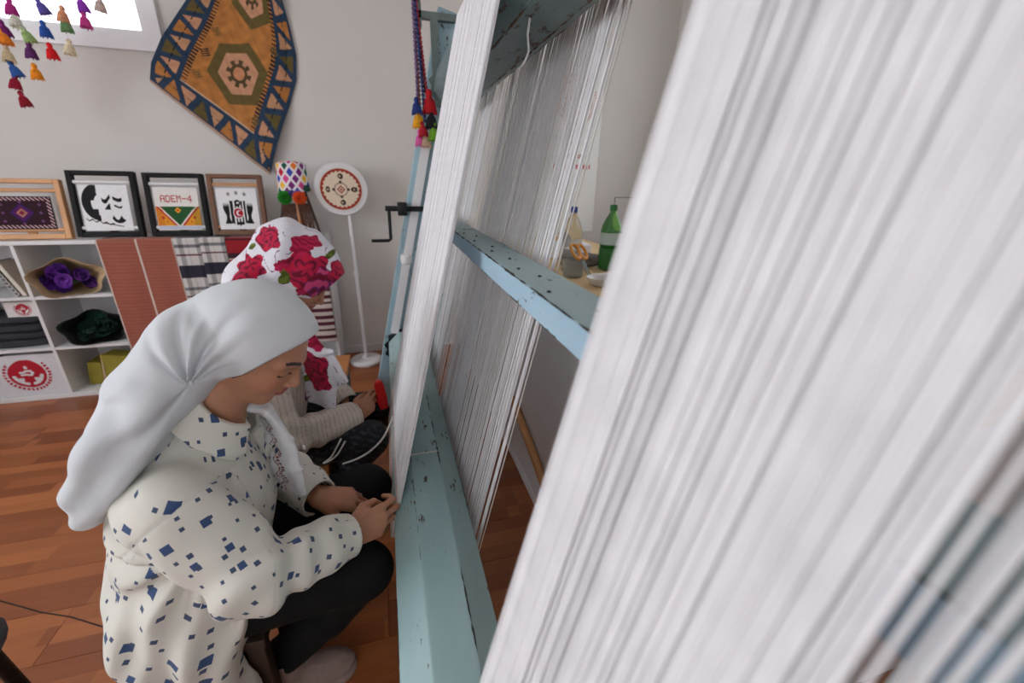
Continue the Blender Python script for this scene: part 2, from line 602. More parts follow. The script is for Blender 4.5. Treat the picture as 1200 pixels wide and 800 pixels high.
for _i, _v in enumerate(_oc):
    if _v[1] < tz - 0.05:
        worn(tb, (lambda v: (lambda y: (v[0], v[1] + 0.0012)))(_v), LY0, LY1, 0.0010, 0.0040, 50 + _i, mt=M['chipped_brown'], gap=0.25)
# pegs driven into the upper face of the cross beam
pk = None
for i in range(30):
    yy = 2.1 - i * 0.095 - (i % 3) * 0.012
    xx = 0.228 + (0.02 if i % 2 else 0.0) + 0.004 * math.sin(i * 2.3)
    if pk is None:
        pk = MB().lathe([(0.0034, -0.004), (0.0036, 0.0018), (0.002, 0.0026)], 8).build('nail', M['black_iron'], cbo)
        q = pk
    else:
        q = pk.copy(); COL.objects.link(q); q.parent = cbo
    q.location = (xx, yy, 1.195)

# side frames
for (ya, yb, far) in ((LY1, LY1 + 0.075, True), (LY0 - 0.075, LY0, False)):
    for (o0, o1, nm) in ((-0.03, 0.06, 'front_post'), (0.24, 0.31, 'back_post')):
        s1 = 1.62 if nm == 'front_post' else 0.30
        z0 = -0.5
        mb = MB()
        def zfloor(off):
            return (-0.5 - NZ * off) / SZ
        v = []
        for o_ in (o0, o1):
            for yy in (ya, yb):
                v += [LP(o_, zfloor(o_), yy), LP(o_, s1, yy)]
        mb.add(v, [(0, 1, 3, 2), (4, 6, 7, 5), (0, 4, 5, 1), (2, 3, 7, 6), (0, 2, 6, 4), (1, 5, 7, 3)])
        bevel_obj(lpart(mb, nm, M['post']), 0.004)
    for s, o1 in ((0.10, 0.24), (0.70, 0.13), (0.86, 0.14), (1.48, 0.2)):
        bevel_obj(lpart(lbox(MB(), 0.06, o1, ya + 0.01, yb - 0.01, s - 0.022, s + 0.022), 'rung', M['beam_dark']), 0.003)
    bevel_obj(lpart(MB().box(-0.16, 0.44, ya - 0.03, yb + 0.03, 0.0, 0.055), 'foot', M['beam_dark']), 0.004)
    # ratchet wheels on the beam ends
    for (cx, cz, nm) in ((0.05, 0.45, 'ratchet_wheel'), (tx, tz, 'ratchet_wheel')):
        gear = MB()
        pts = []
        for i in range(28):
            a = 2 * math.pi * i / 28
            r = 0.128 if i % 2 else 0.112
            pts.append((cx + r * math.cos(a), cz + r * math.sin(a)))
        if far:
            gear.prism(pts, 'y', ya - 0.028, ya - 0.012)
        else:
            gear.prism(pts, 'y', yb + 0.012, yb + 0.028)
        lpart(gear, nm, M['black_iron'] if cz < 1 else M['grey_iron'])
# pale batten standing against the far post, with its cap
lpart(lbox(MB(), -0.005, 0.036, LY1 - 0.034, LY1 - 0.002, 0.05, 1.12), 'white_batten', M['white_frame'])
lpart(MB().lathe([(0.012, -0.03), (0.028, -0.022), (0.031, 0), (0.028, 0.022), (0.012, 0.03)], 14, LP(0.012, 0.47, LY1 - 0.02)), 'batten_collar', M['white_frame'], True)
# hooks and stubs on the rungs
for s, o in ((0.90, 0.085), (1.02, 0.10), (0.725, 0.075)):
    p = LP(o, s, LY1 - 0.02)
    lpart(MB().tube([(p[0] - 0.012, p[1], p[2] + 0.03), (p[0] - 0.014, p[1], p[2]), (p[0] + 0.03, p[1], p[2]), (p[0] + 0.032, p[1], p[2] + 0.055)], 0.0075, 8), 'hook', M['black_iron'])
# winding crank
c0 = LP(0.02, 0.735, LY1 - 0.045)
lpart(MB().tube([(c0[0] + 0.11, c0[1], 1.208), (-0.005, c0[1], 1.212)], 0.013, 10).tube([(0.012, c0[1], 1.215), (0.010, c0[1], 1.062), (0.0, c0[1], 1.055), (-0.085, c0[1], 1.055)], 0.008, 8)
      .box(0.055, 0.10, c0[1] - 0.025, c0[1] + 0.04, 1.178, 1.242, 0, 0.004), 'crank', M['black_iron'], True)
# iron bracket above the far post
brk = lpart(MB().box(0.205, 0.40, LY1 - 0.03, LY1 + 0.0, 2.022, 2.05).box(0.262, 0.295, LY1 - 0.03, LY1, 1.72, 2.022).box(0.20, 0.222, LY1 - 0.03, LY1 + 0.02, 1.99, 2.12), 'bracket', M['grey_iron'])
for z in (1.80, 1.885, 1.97):
    lpart(MB().lathe([(0.008, -0.036), (0.009, -0.03), (0.009, -0.02)], 8, (0.278, LY1, z), axis='y'), 'bolt', M['black_iron'], parent=brk)


# warps: sheets of separate cotton threads, too fine to pick apart singly
def warp(name, y0, y1, step, rad, off0, s0, s1, jit, seed, mt, skip=0.0, offj=0.0016, sag=0.0):
    r = np.random.RandomState(seed)
    ys = np.arange(y0, y1, step)
    ys = ys + r.uniform(-1, 1, len(ys)) * jit
    ys = ys[r.uniform(0, 1, len(ys)) >= skip]
    n = 6
    V, F = [], []
    ang = np.arange(n) * 2 * np.pi / n
    ss = np.array([s0, s0 + (s1 - s0) * 0.33, s0 + (s1 - s0) * 0.66, s1])
    for yy in ys:
        oo = off0 + r.uniform(-offj, offj)
        k = len(V) * n
        rr = rad * r.uniform(0.8, 1.2)
        tw = r.uniform(-1, 1) * jit * 0.8
        for i, s in enumerate(ss):
            yy2 = yy + tw * (i - 1.5) / 1.5
            do = rr * np.cos(ang) + oo
            dy = rr * np.sin(ang) + yy2
            V.append(np.stack([-0.04 + NX * do + SX * s, dy, 0.5 + NZ * do + SZ * s], -1))
        for i in range(len(ss) - 1):
            b = k + i * n
            for q in range(n):
                F.append((b + q, b + (q + 1) % n, b + n + (q + 1) % n, b + n + q))
    me = np_mesh(name, np.concatenate(V), np.array(F))
    me.materials.append(mt)
    o = bpy.data.objects.new(name, me)
    COL.objects.link(o)
    o.parent = loom
    o.location = loom_shift
    o['kind'] = 'stuff'
    return o


warp('front_warp', 0.952, 1.66, 0.0026, 0.00105, 0.0, -0.06, 1.40, 0.0004, 1, M['warp'])
warp('front_warp', 0.953, 1.66, 0.0028, 0.00105, 0.006, -0.06, 1.40, 0.0006, 2, M['warp'])
warp('front_warp', 0.057, 0.257, 0.0021, 0.00122, 0.0, -0.06, 1.40, 0.0002, 3, M['warp'])
warp('front_warp', 0.070, 0.255, 0.0021, 0.00122, 0.006, -0.06, 1.40, 0.0003, 4, M['warp'])
warp('front_warp', -1.25, 0.058, 0.0024, 0.00112, 0.0, -0.06, 1.40, 0.0004, 23, M['warp'], 0.50)
warp('front_warp', -1.25, 0.071, 0.0030, 0.00105, 0.007, -0.06, 1.40, 0.0006, 14, M['warp'], 0.78)
warp('back_warp', 0.84, 1.62, 0.0072, 0.0018, 0.213, -0.09, 1.36, 0.0035, 5, M['warp'], 0.12, 0.004)
warp('back_warp', 0.84, 1.55, 0.0100, 0.0018, 0.222, -0.09, 1.36, 0.0045, 6, M['warp_grey'], 0.2, 0.004)
warp('back_warp', -1.25, 0.10, 0.0075, 0.0016, 0.213, -0.09, 1.36, 0.0035, 8, M['warp'], 0.1, 0.004)
warp('back_warp', 1.62, 1.9, 0.022, 0.0016, 0.213, -0.09, 1.36, 0.008, 9, M['warp'], 0.3, 0.006)
warp('back_warp', 1.9, 2.16, 0.006, 0.0016, 0.225, -0.09, 1.36, 0.003, 10, M['warp'], 0.1, 0.004)

# the woven beginning of the rug at the foot of the warp
wv = MB()
lbox(wv, -0.0035, 0.0085, 0.948, 1.664, -0.10, 0.012)
lpart(wv, 'woven_band', mat('woven_cream_pink_weft', (222, 200, 192), 0.9, 0.12, 60, 0.5, 300))

# white cord dangling from the top beam
cx, cy = 0.31, 1.0
cord = MB().tube([(0.335, 1.0, 1.69), (0.322, 1.0, 1.67), (0.318, 1.0, 1.64), (0.321, 1.0, 1.61), (0.314, 1.0, 1.592), (0.305, 1.0, 1.58)], 0.0022, 6)
lpart(cord, 'loose_cord', M['warp'], True)
# ------------------------------------------------------------------ bookcase along the far wall
SY0, SY1, STOP = 3.05, 3.405, 0.985
case = empty('bookcase', (-1.65, 3.23, 0), 0, 'low white melamine bookcase of open cells along the far wall', 'bookcase')


def cpart(mb, name, mt=None):
    o = mb.build(name, mt or M['white_board'], case)
    o.location = (1.65, -3.23, 0)
    bevel_obj(o, 0.0015)
    return o


DIV = [-2.87, -2.46, -2.045, -1.63, -1.22, -0.81, -0.425]
cpart(MB().box(DIV[0] - 0.009, DIV[-1] + 0.009, SY0 - 0.002, SY1, STOP - 0.022, STOP), 'top_board')
cpart(MB().box(DIV[0] - 0.009, DIV[-1] + 0.009, SY0, SY1, 0.0, 0.03), 'base_board')
cpart(MB().box(DIV[0] - 0.009, DIV[-1] + 0.009, SY1 - 0.008, SY1, 0.03, STOP - 0.022), 'back_panel')
for i, x in enumerate(DIV):
    cpart(MB().box(x - 0.009, x + 0.009, SY0, SY1 - 0.008, 0.03, STOP - 0.022), 'side_panel' if i in (0, len(DIV) - 1) else 'divider')
for i in range(len(DIV) - 1):
    for z in (0.335, 0.655):
        cpart(MB().box(DIV[i] + 0.009, DIV[i + 1] - 0.009, SY0 + 0.002, SY1 - 0.008, z - 0.009, z + 0.009), 'shelf')


# ---- prints
def lerp_mask(c, m, col):
    c[m] = col


RED, CRIM = A(176, 24, 44), A(150, 18, 40)


def emblem_dye(cx, cy, r, aspect, base):
    """round red badge: two cupped hands under a small device, lettering round the rim"""
    def f(u, v):
        c = paint(u.shape, base)
        x, y = (u - cx) * aspect / r, (v - cy) / r
        d, a = np.hypot(x, y), np.degrees(np.arctan2(y, x))
        c[d < 0.80] = RED
        rim = (d > 0.86) & (d < 1.0) & ((y < -0.1) | (np.abs(x) > 0.72))
        c[rim & (np.mod(a, 11) < 7.5)] = RED
        hand = (d > 0.50) & (d < 0.66) & (y < -0.05) & (np.abs(x) > 0.08)
        c[hand] = base
        thumb = (np.hypot(np.abs(x) - 0.33, y + 0.30) < 0.13) & (y < -0.22)
        c[thumb] = base
        for (px_, py_, w, h) in ((-0.2, 0.12, 0.12, 0.05), (0.05, 0.16, 0.16, 0.05), (0.22, 0.05, 0.08, 0.07), (-0.12, -0.02, 0.16, 0.04), (0.1, -0.06, 0.12, 0.04), (0.0, 0.36, 0.06, 0.08)):
            c[(np.abs(x - px_ + 0.15 * (y - py_)) < w) & (np.abs(y - py_) < h)] = base
        return c
    return f


# ---- contents of the cells
t = empty('leaning_notebook', (-2.13, 3.1, 0.664), 0, 'beige clothbound notebook leaning in the top cell beside the divider', 'notebook', None)
MB().box(-0.012, 0.012, 0.0, 0.15, 0, 0.21, 0, 0.003).build('cover', mat('beige_cloth_cover', (176, 160, 142), 0.8, 0.1, 40), t)
MB().box(-0.009, 0.009, -0.0008, 0.14, 0.004, 0.212).build('pages', mat('paper_block', (220, 214, 204), 0.9), t)
t.rotation_euler = (0, -0.33, 0)
t.location = (-2.088, 3.075, 0.6670)
t = empty('leaning_notebook', (-2.17, 3.1, 0.664), 0, 'grey notebook with white wire binding leaning on a beige one', 'notebook', None)
MB().box(-0.01, 0.01, 0.0, 0.15, 0, 0.215, 0, 0.003).build('cover', mat('grey_board_cover', (120, 116, 112), 0.8), t)
cv = MB()
for k in range(9):
    a = [(-0.0 + 0.014 * math.cos(q), -0.006, 0.02 + k * 0.022 + 0.012 * math.sin(q)) for q in [i * math.pi / 4 for i in range(9)]]
    cv.tube(a, 0.0014, 5, cap=False)
cv.build('wire_binding', M['white_frame'], t)
t.rotation_euler = (0, -0.36, 0)
t.location = (-2.1125, 3.07, 0.6666)


def lump(cx, cy, cz, rx, ry, rz, seed, amp=0.12, n=20, mcount=12):
    """soft folded mass: a rounded box with irregular creases"""
    r = np.random.RandomState(seed)
    mb_v, mb_f = [], []
    ph = r.uniform(0, 6, 8)
    for i in range(mcount + 1):
        th = math.pi * i / mcount
        for k in range(n):
            a = 2 * math.pi * k / n
            e = 0.55
            sx = math.copysign(abs(math.cos(a)) ** e, math.cos(a)) * (math.sin(th) ** e)
            sy = math.copysign(abs(math.sin(a)) ** e, math.sin(a)) * (math.sin(th) ** e)
            sz = math.copysign(abs(math.cos(th)) ** e, math.cos(th))
            d = 1 + amp * (math.sin(3 * a + ph[0] + 2 * th) * 0.5 + math.sin(5 * a + ph[1] - 3 * th) * 0.3 + math.sin(7 * th + ph[2] + a) * 0.3)
            mb_v.append((cx + rx * sx * d, cy + ry * sy * d, max(cz - rz, cz + rz * sz * (1 + 0.5 * (d - 1)))))
    for i in range(mcount):
        for k in range(n):
            mb_f.append((i * n + k, i * n + (k + 1) % n, (i + 1) * n + (k + 1) % n, (i + 1) * n + k))
    return mb_v, mb_f


def folded_cloth(name, label, cx, cy, z0, rx, ry, layers, lh, mt, cat='folded cloth'):
    t = empty(name, (cx, cy, z0), 0, label, cat)
    for k in range(layers):
        v, f = lump(0, 0, lh * (k + 0.5), rx * (1 - 0.02 * (k % 2)), ry, lh * 0.55, k + 3, 0.05)
        MB().add(v, f).build('fold', mt, t, True)
    return t


M['charcoal'] = mat('charcoal_felt', (52, 54, 60), 0.95, 0.15, 20, 0.3)
folded_cloth('folded_bags', 'pile of charcoal felt bags in the middle cell under a badge card', -2.255, 3.22, 0.345, 0.185, 0.14, 4, 0.048, M['charcoal'], 'folded bags')
t = empty('badge_card', (-2.16, 3.075, 0.54), 0, 'small white card with red round emblem stood on the charcoal bags', 'card')
sheet('card', lambda u, v: ((u - 0.5) * 0.16, 0.004 * np.sin(u * 3), v * 0.095), 60, 40, emblem_dye(0.5, 0.5, 0.44, 1.68, A(226, 222, 222)), M['print'], t, 0.002)
t.location = (-2.15, 3.105, 0.533)
t = empty('emblem_bag', (-2.25, 3.08, 0.031), 0, 'white cloth bag printed with large red emblem in the bottom cell', 'bag')
sheet('front_cloth', lambda u, v: ((u - 0.5) * 0.38, -0.015 * np.sin(u * np.pi) * np.sin(v * np.pi) - 0.004 * np.sin(u * 9), v * 0.27), 90, 70, emblem_dye(0.55, 0.54, 0.43, 1.4, A(214, 212, 216)), M['dye'], t, 0.002)
v, f = lump(0, 0.10, 0.13, 0.186, 0.1, 0.13, 4, 0.04)
MB().add(v, f).build('bag_body', mat('white_canvas', (212, 211, 214), 0.9, 0.05, 30, 0.2), t, True)


def flower(r, petals, mt, seed):
    q = np.random.RandomState(seed)
    mb = MB()
    for ring, (rr, tilt, n) in enumerate(((r, 0.35, petals), (r * 0.75, 0.75, petals - 1), (r * 0.45, 1.15, max(3, petals - 2)))):
        for k in range(n):
            a = 2 * math.pi * (k + 0.5 * ring) / n + q.uniform(-0.2, 0.2)
            ca, sa, ct, st = math.cos(a), math.sin(a), math.cos(tilt), math.sin(tilt)
            pts = []
            for (s, w) in ((0.0, 0.12), (0.45, 0.5), (0.8, 0.52), (1.05, 0.22)):
                for e in (-1, 0, 1):
                    lx, ly, lz = s * rr, e * w * rr, (0.12 * (abs(e)) + 0.25 * s * s) * rr
                    X, Zz = lx * ct - lz * st * 0.6, lx * st + lz * ct
                    pts.append((X * ca - ly * sa, X * sa + ly * ca, Zz))
            mb.add(pts, [(i * 3 + e, i * 3 + e + 1, i * 3 + e + 4, i * 3 + e + 3) for i in range(3) for e in range(2)])
    return mb


def bouquet(name, label, loc, wrap_mt, fl_mts, tilt, rz, scale, seed):
    t = empty(name, loc, 0, label, 'bouquet')
    r = np.random.RandomState(seed)
    # paper wrap: cone flaring towards its ragged open mouth
    n = 28
    def pos(u, v):
        a = u * 2 * np.pi * 1.08
        rad = 0.02 + 0.12 * v ** 0.9
        ln = 0.30 * v * (1 + 0.16 * np.sin(a * 2 + 1) * v)
        rad = rad * (1 + 0.10 * np.sin(a * 5) * v)
        return rad * np.cos(a) * 1.15, rad * np.sin(a) * 0.8, ln
    w = sheet('paper_wrap', pos, 40, 14, None, wrap_mt, t, 0.0015)
    heads = []
    for k in range(16):
        a, q = r.uniform(0, 6.28), math.sqrt(r.uniform(0, 1)) * 0.085
        fl = flower(0.042, 6, None, k).build('blossom', fl_mts[k % len(fl_mts)], t, True)
        fl.location = (q * math.cos(a) * 1.1, q * math.sin(a) * 0.75, 0.235 + 0.05 * (1 - q / 0.085) + r.uniform(-0.01, 0.01))
        fl.rotation_euler = (-q * math.sin(a) * 7, q * math.cos(a) * 7, r.uniform(0, 6))
    MB().tube([(0, 0, 0.02), (0, 0, 0.24)], [0.012, 0.05], 8).build('stems', mat(name + '_stems', (60, 86, 50), 0.8), t)
    t.rotation_euler = (tilt, 0, rz)
    t.scale = (scale,) * 3
    return t


M['kraft'] = mat('kraft_paper', (186, 158, 122), 0.8, 0.1, 15, 0.2)
M['blackwrap'] = mat('black_tulle', (24, 28, 28), 0.7, 0.2, 20)
bq = bouquet('purple_bouquet', 'kraft wrapped bouquet of purple cloth flowers in the top cell', (-1.962, 3.275, 0.775), M['kraft'], [mat('violet_felt', (104, 40, 160), 0.8, 0.2, 30), mat('lilac_felt', (142, 74, 190), 0.8, 0.2, 30), mat('deep_violet_felt', (64, 22, 106), 0.8, 0.2, 30)], 1.48, 0.50, 0.98, 3)
bq2 = bouquet('green_bouquet', 'dark bouquet of bottle green cloth flowers in black tulle', (-1.901, 3.32, 0.45), M['blackwrap'], [mat('bottle_green_felt', (14, 62, 46), 0.8, 0.2, 30), mat('deep_green_felt', (10, 46, 38), 0.8, 0.2, 30)], 1.30, 0.35, 0.95, 5)
t = empty('olive_gift_bag', (-1.806, 3.12, 0.031), 0, 'olive yellow paper gift bag with beige edge in the bottom cell', 'gift bag')
ol = mat('olive_paper', (146, 134, 42), 0.7, 0.12, 18)
MB().prism([(-0.11, 0), (0.12, 0), (0.145, 0.20), (-0.075, 0.215)], 'y', 0, 0.09).build('bag_body', ol, t)
MB().prism([(-0.11, 0), (-0.095, 0), (-0.06, 0.215), (-0.075, 0.215)], 'y', -0.004, 0.094).build('beige_edge', M['kraft'], t)
MB().prism([(-0.07, 0.15), (0.14, 0.14), (0.145, 0.20), (-0.075, 0.215)], 'y', -0.006, 0.0).build('flap', ol, t)
t.rotation_euler = (0, 0, -0.25)
t = empty('olive_gift_bag', (-1.955, 3.16, 0.031), 0, 'slim olive paper bag tucked beside a wider olive one', 'gift bag')
MB().prism([(-0.05, 0), (0.03, 0), (0.05, 0.15), (-0.02, 0.16)], 'y', 0, 0.12).build('bag_body', ol, t)
MB().prism([(-0.024, 0.125), (0.049, 0.118), (0.05, 0.15), (-0.02, 0.16)], 'y', -0.004, 0.0).build('flap', ol, t)


# ---- cloths hanging over the front of the bookcase
def hanging(name, label, x0, x1, zb, dye, seed, lift=0.0, slant=0.0, group=None):
    t = empty(name, ((x0 + x1) / 2, SY0, zb), 0, label, 'textile', group)
    Ltop, Lh = 0.10, STOP - zb
    tot = Ltop + Lh
    def pos(u, v):
        s = v * tot
        onT = np.clip(s, 0, Ltop)
        dn = np.clip(s - Ltop, 0, None)
        yy = SY0 + Ltop - 0.012 - onT
        bend = np.clip((s - Ltop + 0.012) / 0.024, 0, 1)
        zz = STOP + 0.003 + lift - dn
        wav = 0.004 * np.sin(u * 7 + seed) * np.clip(dn * 4, 0, 1)
        xx = x0 + (x1 - x0) * u + slant * dn
        return xx - (x0 + x1) / 2, yy - 0.004 - lift - 0.003 * bend + wav - 0.006 * np.clip(dn * 3, 0, 1) - SY0, zz - zb
    return sheet('cloth', pos, 70, 160, dye, M['dye'], t, 0.003)


def terra(u, v):
    c = paint(u.shape, A(160, 92, 76))
    c *= (0.92 + 0.08 * np.sign(np.sin(v * 260)))[..., None]
    c[u < 0.035] = A(206, 190, 180)
    c[u > 0.975] = A(206, 190, 180)
    return c


def plaid(u, v):
    c = paint(u.shape, A(206, 202, 200))
    dk, md, rd = A(44, 42, 58), A(120, 118, 124), A(104, 40, 54)
    w = np.mod(v * 3.0, 1.0)
    c[(w < 0.30)] = c[(w < 0.30)] * 0 + dk
    c[(w > 0.52) & (w < 0.60)] = md
    c[(w > 0.74) & (w < 0.78)] = rd
    h = np.mod(u * 1.5 + 0.2, 1.0)
    c[(h > 0.45) & (h < 0.72)] *= 0.55
    c[(h > 0.95)] *= 0.7
    return c


def redstripe(u, v):
    c = paint(u.shape, A(150, 26, 36))
    w = np.mod(v * 5, 1.0)
    c[(w > 0.30) & (w < 0.52)] = A(52, 24, 34)
    c[(w > 0.52) & (w < 0.58)] = A(196, 176, 172)
    c[(w > 0.70) & (w < 0.76)] = A(52, 24, 34)
    return c


def winestripe(u, v):
    c = paint(u.shape, A(198, 186, 180))
    w = np.mod(v * 17, 1.0)
    g = np.mod(v * 4.25, 1.0)
    c[(w < 0.52)] = A(78, 24, 40)
    c[(g > 0.84)] = A(204, 192, 186)
    return c


hanging('terracotta_throw', 'plain terracotta throw with cream selvedge draped on bookcase beside bouquet cells', -1.645, -1.45, 0.20, terra, 1)
hanging('terracotta_throw', 'second terracotta throw draped next to the black and white plaid', -1.449, -1.264, 0.26, terra, 2, 0.002)
hanging('plaid_throw', 'white and charcoal plaid throw draped beside the terracotta one', -1.262, -1.125, 0.30, plaid, 3)
hanging('plaid_throw', 'narrow grey and white plaid scarf draped between plaid and red throws', -1.124, -0.986, 0.34, plaid, 4, 0.002)
hanging('red_striped_throw', 'crimson throw with dark bands draped over the bookcase', -0.984, -0.627, 0.34, redstripe, 5)
hanging('wine_striped_throw', 'cream throw with wine red stripes draped at the bookcase end', -0.624, -0.42, 0.25, winestripe, 6)


# ---- small table looms standing on the bookcase
def table_loom(label, cx, w, h, depth_y, frame_mt, roller_mt, dye, tw, ty0, ty1, lean=0.2, rest=0.0065):
    # tipped back on its rear edge; rest = what lies between it and the board (the throws)
    t = empty('table_loom', (cx, depth_y, STOP + rest - 0.0005 + 0.035 * math.sin(lean)), 0, label, 'table loom')
    b = 0.028
    bevel_obj(MB().box(-w / 2, -w / 2 + b, 0, 0.035, 0, h).build('side_bar', frame_mt, t), 0.004)
    bevel_obj(MB().box(w / 2 - b, w / 2, 0, 0.035, 0, h).build('side_bar', frame_mt, t), 0.004)
    bevel_obj(MB().box(-w / 2 + b, w / 2 - b, 0, 0.03, h - 0.024, h).build('top_bar', frame_mt, t), 0.003)
    bevel_obj(MB().box(-w / 2 + b, w / 2 - b, 0, 0.03, 0, 0.03).build('bottom_bar', frame_mt, t), 0.003)
    for z in (0.052, h - 0.062):
        MB().lathe([(0.011, -w / 2 + b), (0.011, w / 2 - b)], 12, (0, 0.014, z), axis='x').build('roller', roller_mt, t, True)
    wp = MB()
    for k in range(40):
        x = -tw / 2 - 0.008 + (tw + 0.016) * k / 39
        wp.tube([(x, 0.006, 0.045), (x, 0.006, h - 0.06)], 0.0009, 4, cap=False)
    o = wp.build('warp_threads', M['warp'], t)
    o['kind'] = 'stuff'
    c = sheet('woven_picture', lambda u, v: ((u - 0.5) * tw, 0.0025 + 0.0015 * np.cos(u * 6), ty0 + (ty1 - ty0) * v), 220, 200, dye, M['dye'], t, 0.002)
    # prop behind
    bevel_obj(MB().box(-0.02, 0.02, 0.035, 0.05, 0.003, h * 0.7).build('prop', frame_mt, t), 0.002)
    t.rotation_euler = (-lean, 0, 0)
    return t


def carpet_dye(u, v):
    c = paint(u.shape, A(44, 12, 28))
    e = np.minimum(np.minimum(u, 1 - u) * 1.55, np.minimum(v, 1 - v))
    k = (e < 0.13) & (e > 0.03)
    zz = np.mod((u * 1.55 + v) * 9, 1) < 0.4
    c[k & zz] = A(206, 170, 176)
    c[(e < 0.03)] = A(20, 8, 14)
    d = np.abs(u - 0.5) * 1.55 + np.abs(v - 0.5)
    c[d < 0.30] = A(84, 12, 84)
    c[(d < 0.30) & (d > 0.24)] = A(48, 20, 90)
    c[d < 0.14] = A(176, 120, 96)
    c[d < 0.08] = A(120, 20, 60)
    for a, b in ((0.2, 0.75), (0.2, 0.5), (0.2, 0.25), (0.8, 0.75), (0.8, 0.5), (0.8, 0.25), (0.5, 0.83), (0.5, 0.17)):
        q = np.abs(u - a) * 1.55 + np.abs(v - b)
        c[q < 0.05] = A(110, 60, 110)
    return c


def stencil_dye(u, v):
    """black stencil of a generic face in shadow: hair sweep, brows, nose, jaw shade, a pen stroke below"""
    W, B = A(232, 231, 234), A(20, 20, 24)
    c = paint(u.shape, W)
    d1 = np.hypot((u - 0.36), (v - 0.62) * 0.85)
    d2 = np.hypot((u - 0.47), (v - 0.60) * 0.9)
    c[(d1 < 0.34) & (d2 > 0.26) & (u < 0.36)] = B
    c[(np.abs(u - 0.27 + 0.2 * (v - 0.8)) < 0.09) & (np.abs(v - 0.80) < 0.14) & (d2 > 0.2)] = B
    c[(np.abs(u - 0.53) < 0.09) & (np.abs(v - 0.70 - 0.06 * np.sin(u * 22)) < 0.045)] = B
    c[(np.abs(u - 0.76) < 0.09) & (np.abs(v - 0.70 - 0.03 * np.cos(u * 20)) < 0.04)] = B
    c[(u > 0.48) & (u < 0.60) & (v > 0.46) & (v < 0.60) & (v - 0.46 < (u - 0.46) * 1.2)] = B
    c[(np.abs(u - 0.76) < 0.08) & (np.abs(v - 0.53 - 0.02 * np.sin(u * 30)) < 0.022)] = B
    d3 = np.hypot((u - 0.74), (v - 0.30) * 1.1)
    c[(d3 < 0.15) & (v < 0.34 - 0.1 * np.abs(np.sin(u * 20)))] = B
    c[(u > 0.22) & (u < 0.34) & (v > 0.36) & (v < 0.48)] = B
    c[(u > 0.05) & (u < 0.62) & (np.abs(v - 0.27 + 0.22 * u - 0.02 * np.sin(u * 45)) < 0.014)] = B
    c[(u > 0.40) & (u < 0.80) & (np.abs(v - 0.17 + 0.20 * (u - 0.4)) < 0.010)] = B
    return c


GLY = {'A': ['01110', '10001', '10001', '11111', '10001', '10001', '10001'], 'D': ['11110', '10001', '10001', '10001', '10001', '10001', '11110'],
       'E': ['11111', '10000', '10000', '11110', '10000', '10000', '11111'], 'M': ['10001', '11011', '10101', '10101', '10001', '10001', '10001'],
       '-': ['00000', '00000', '00000', '11111', '00000', '00000', '00000'], '4': ['00010', '00110', '01010', '10010', '11111', '00010', '00010']}


def pixel_text(c, u, v, s, u0, v0, cw, chh, col):
    for i, ch in enumerate(s):
        for r, rowt in enumerate(GLY[ch]):
            for k, bit in enumerate(rowt):
                if bit == '1':
                    x, y = u0 + (i * 6 + k) * cw, v0 + (6 - r) * chh
                    c[(u >= x) & (u < x + cw * 1.1) & (v >= y) & (v < y + chh * 1.1)] = col


def geo_dye(u, v):
    c = paint(u.shape, A(230, 226, 222))
    pixel_text(c, u, v, 'ADEM-4', 0.14, 0.66, 0.0205, 0.023, A(176, 22, 40))
    band = (v > 0.10) & (v < 0.56)
    c[band] = A(224, 150, 40)
    x = np.mod(u * 2, 1.0)
    y = (v - 0.10) / 0.46
    tri = band & (np.abs(x - 0.5) < 0.5 * y)
    g = band & (np.abs(u - 0.5) < 0.40 * y)
    edge = band & (np.abs(u - 0.5) < 0.40 * y + 0.10) & ~g
    c[edge] = A(190, 36, 40)
    e2 = band & (np.abs(u - 0.5) < 0.40 * y + 0.045) & ~g
    c[e2] = A(232, 222, 214)
    c[g] = A(36, 84, 44)
    for a, b, r in ((0.5, 0.80, 0.15), (0.14, 0.42, 0.2), (0.86, 0.42, 0.2), (0.22, 0.2, 0.12), (0.78, 0.2, 0.12)):
        q = np.abs(u - a) * 2.0 + np.abs(y - b)
        c[band & (q < r) & ~e2] = A(226, 160, 40)
        c[band & (q < r * 0.5) & ~e2] = A(196, 40, 36)
    o = band & (u < 0.16) & (np.mod((u + v) * 20, 1) < 0.35)
    c[o] = A(190, 40, 34)
    o = band & (u > 0.84) & (np.mod((u - v) * 20, 1) < 0.35)
    c[o] = A(60, 100, 40)
    c[(v < 0.10) & (v > 0.02)] = A(186, 192, 214)
    return c


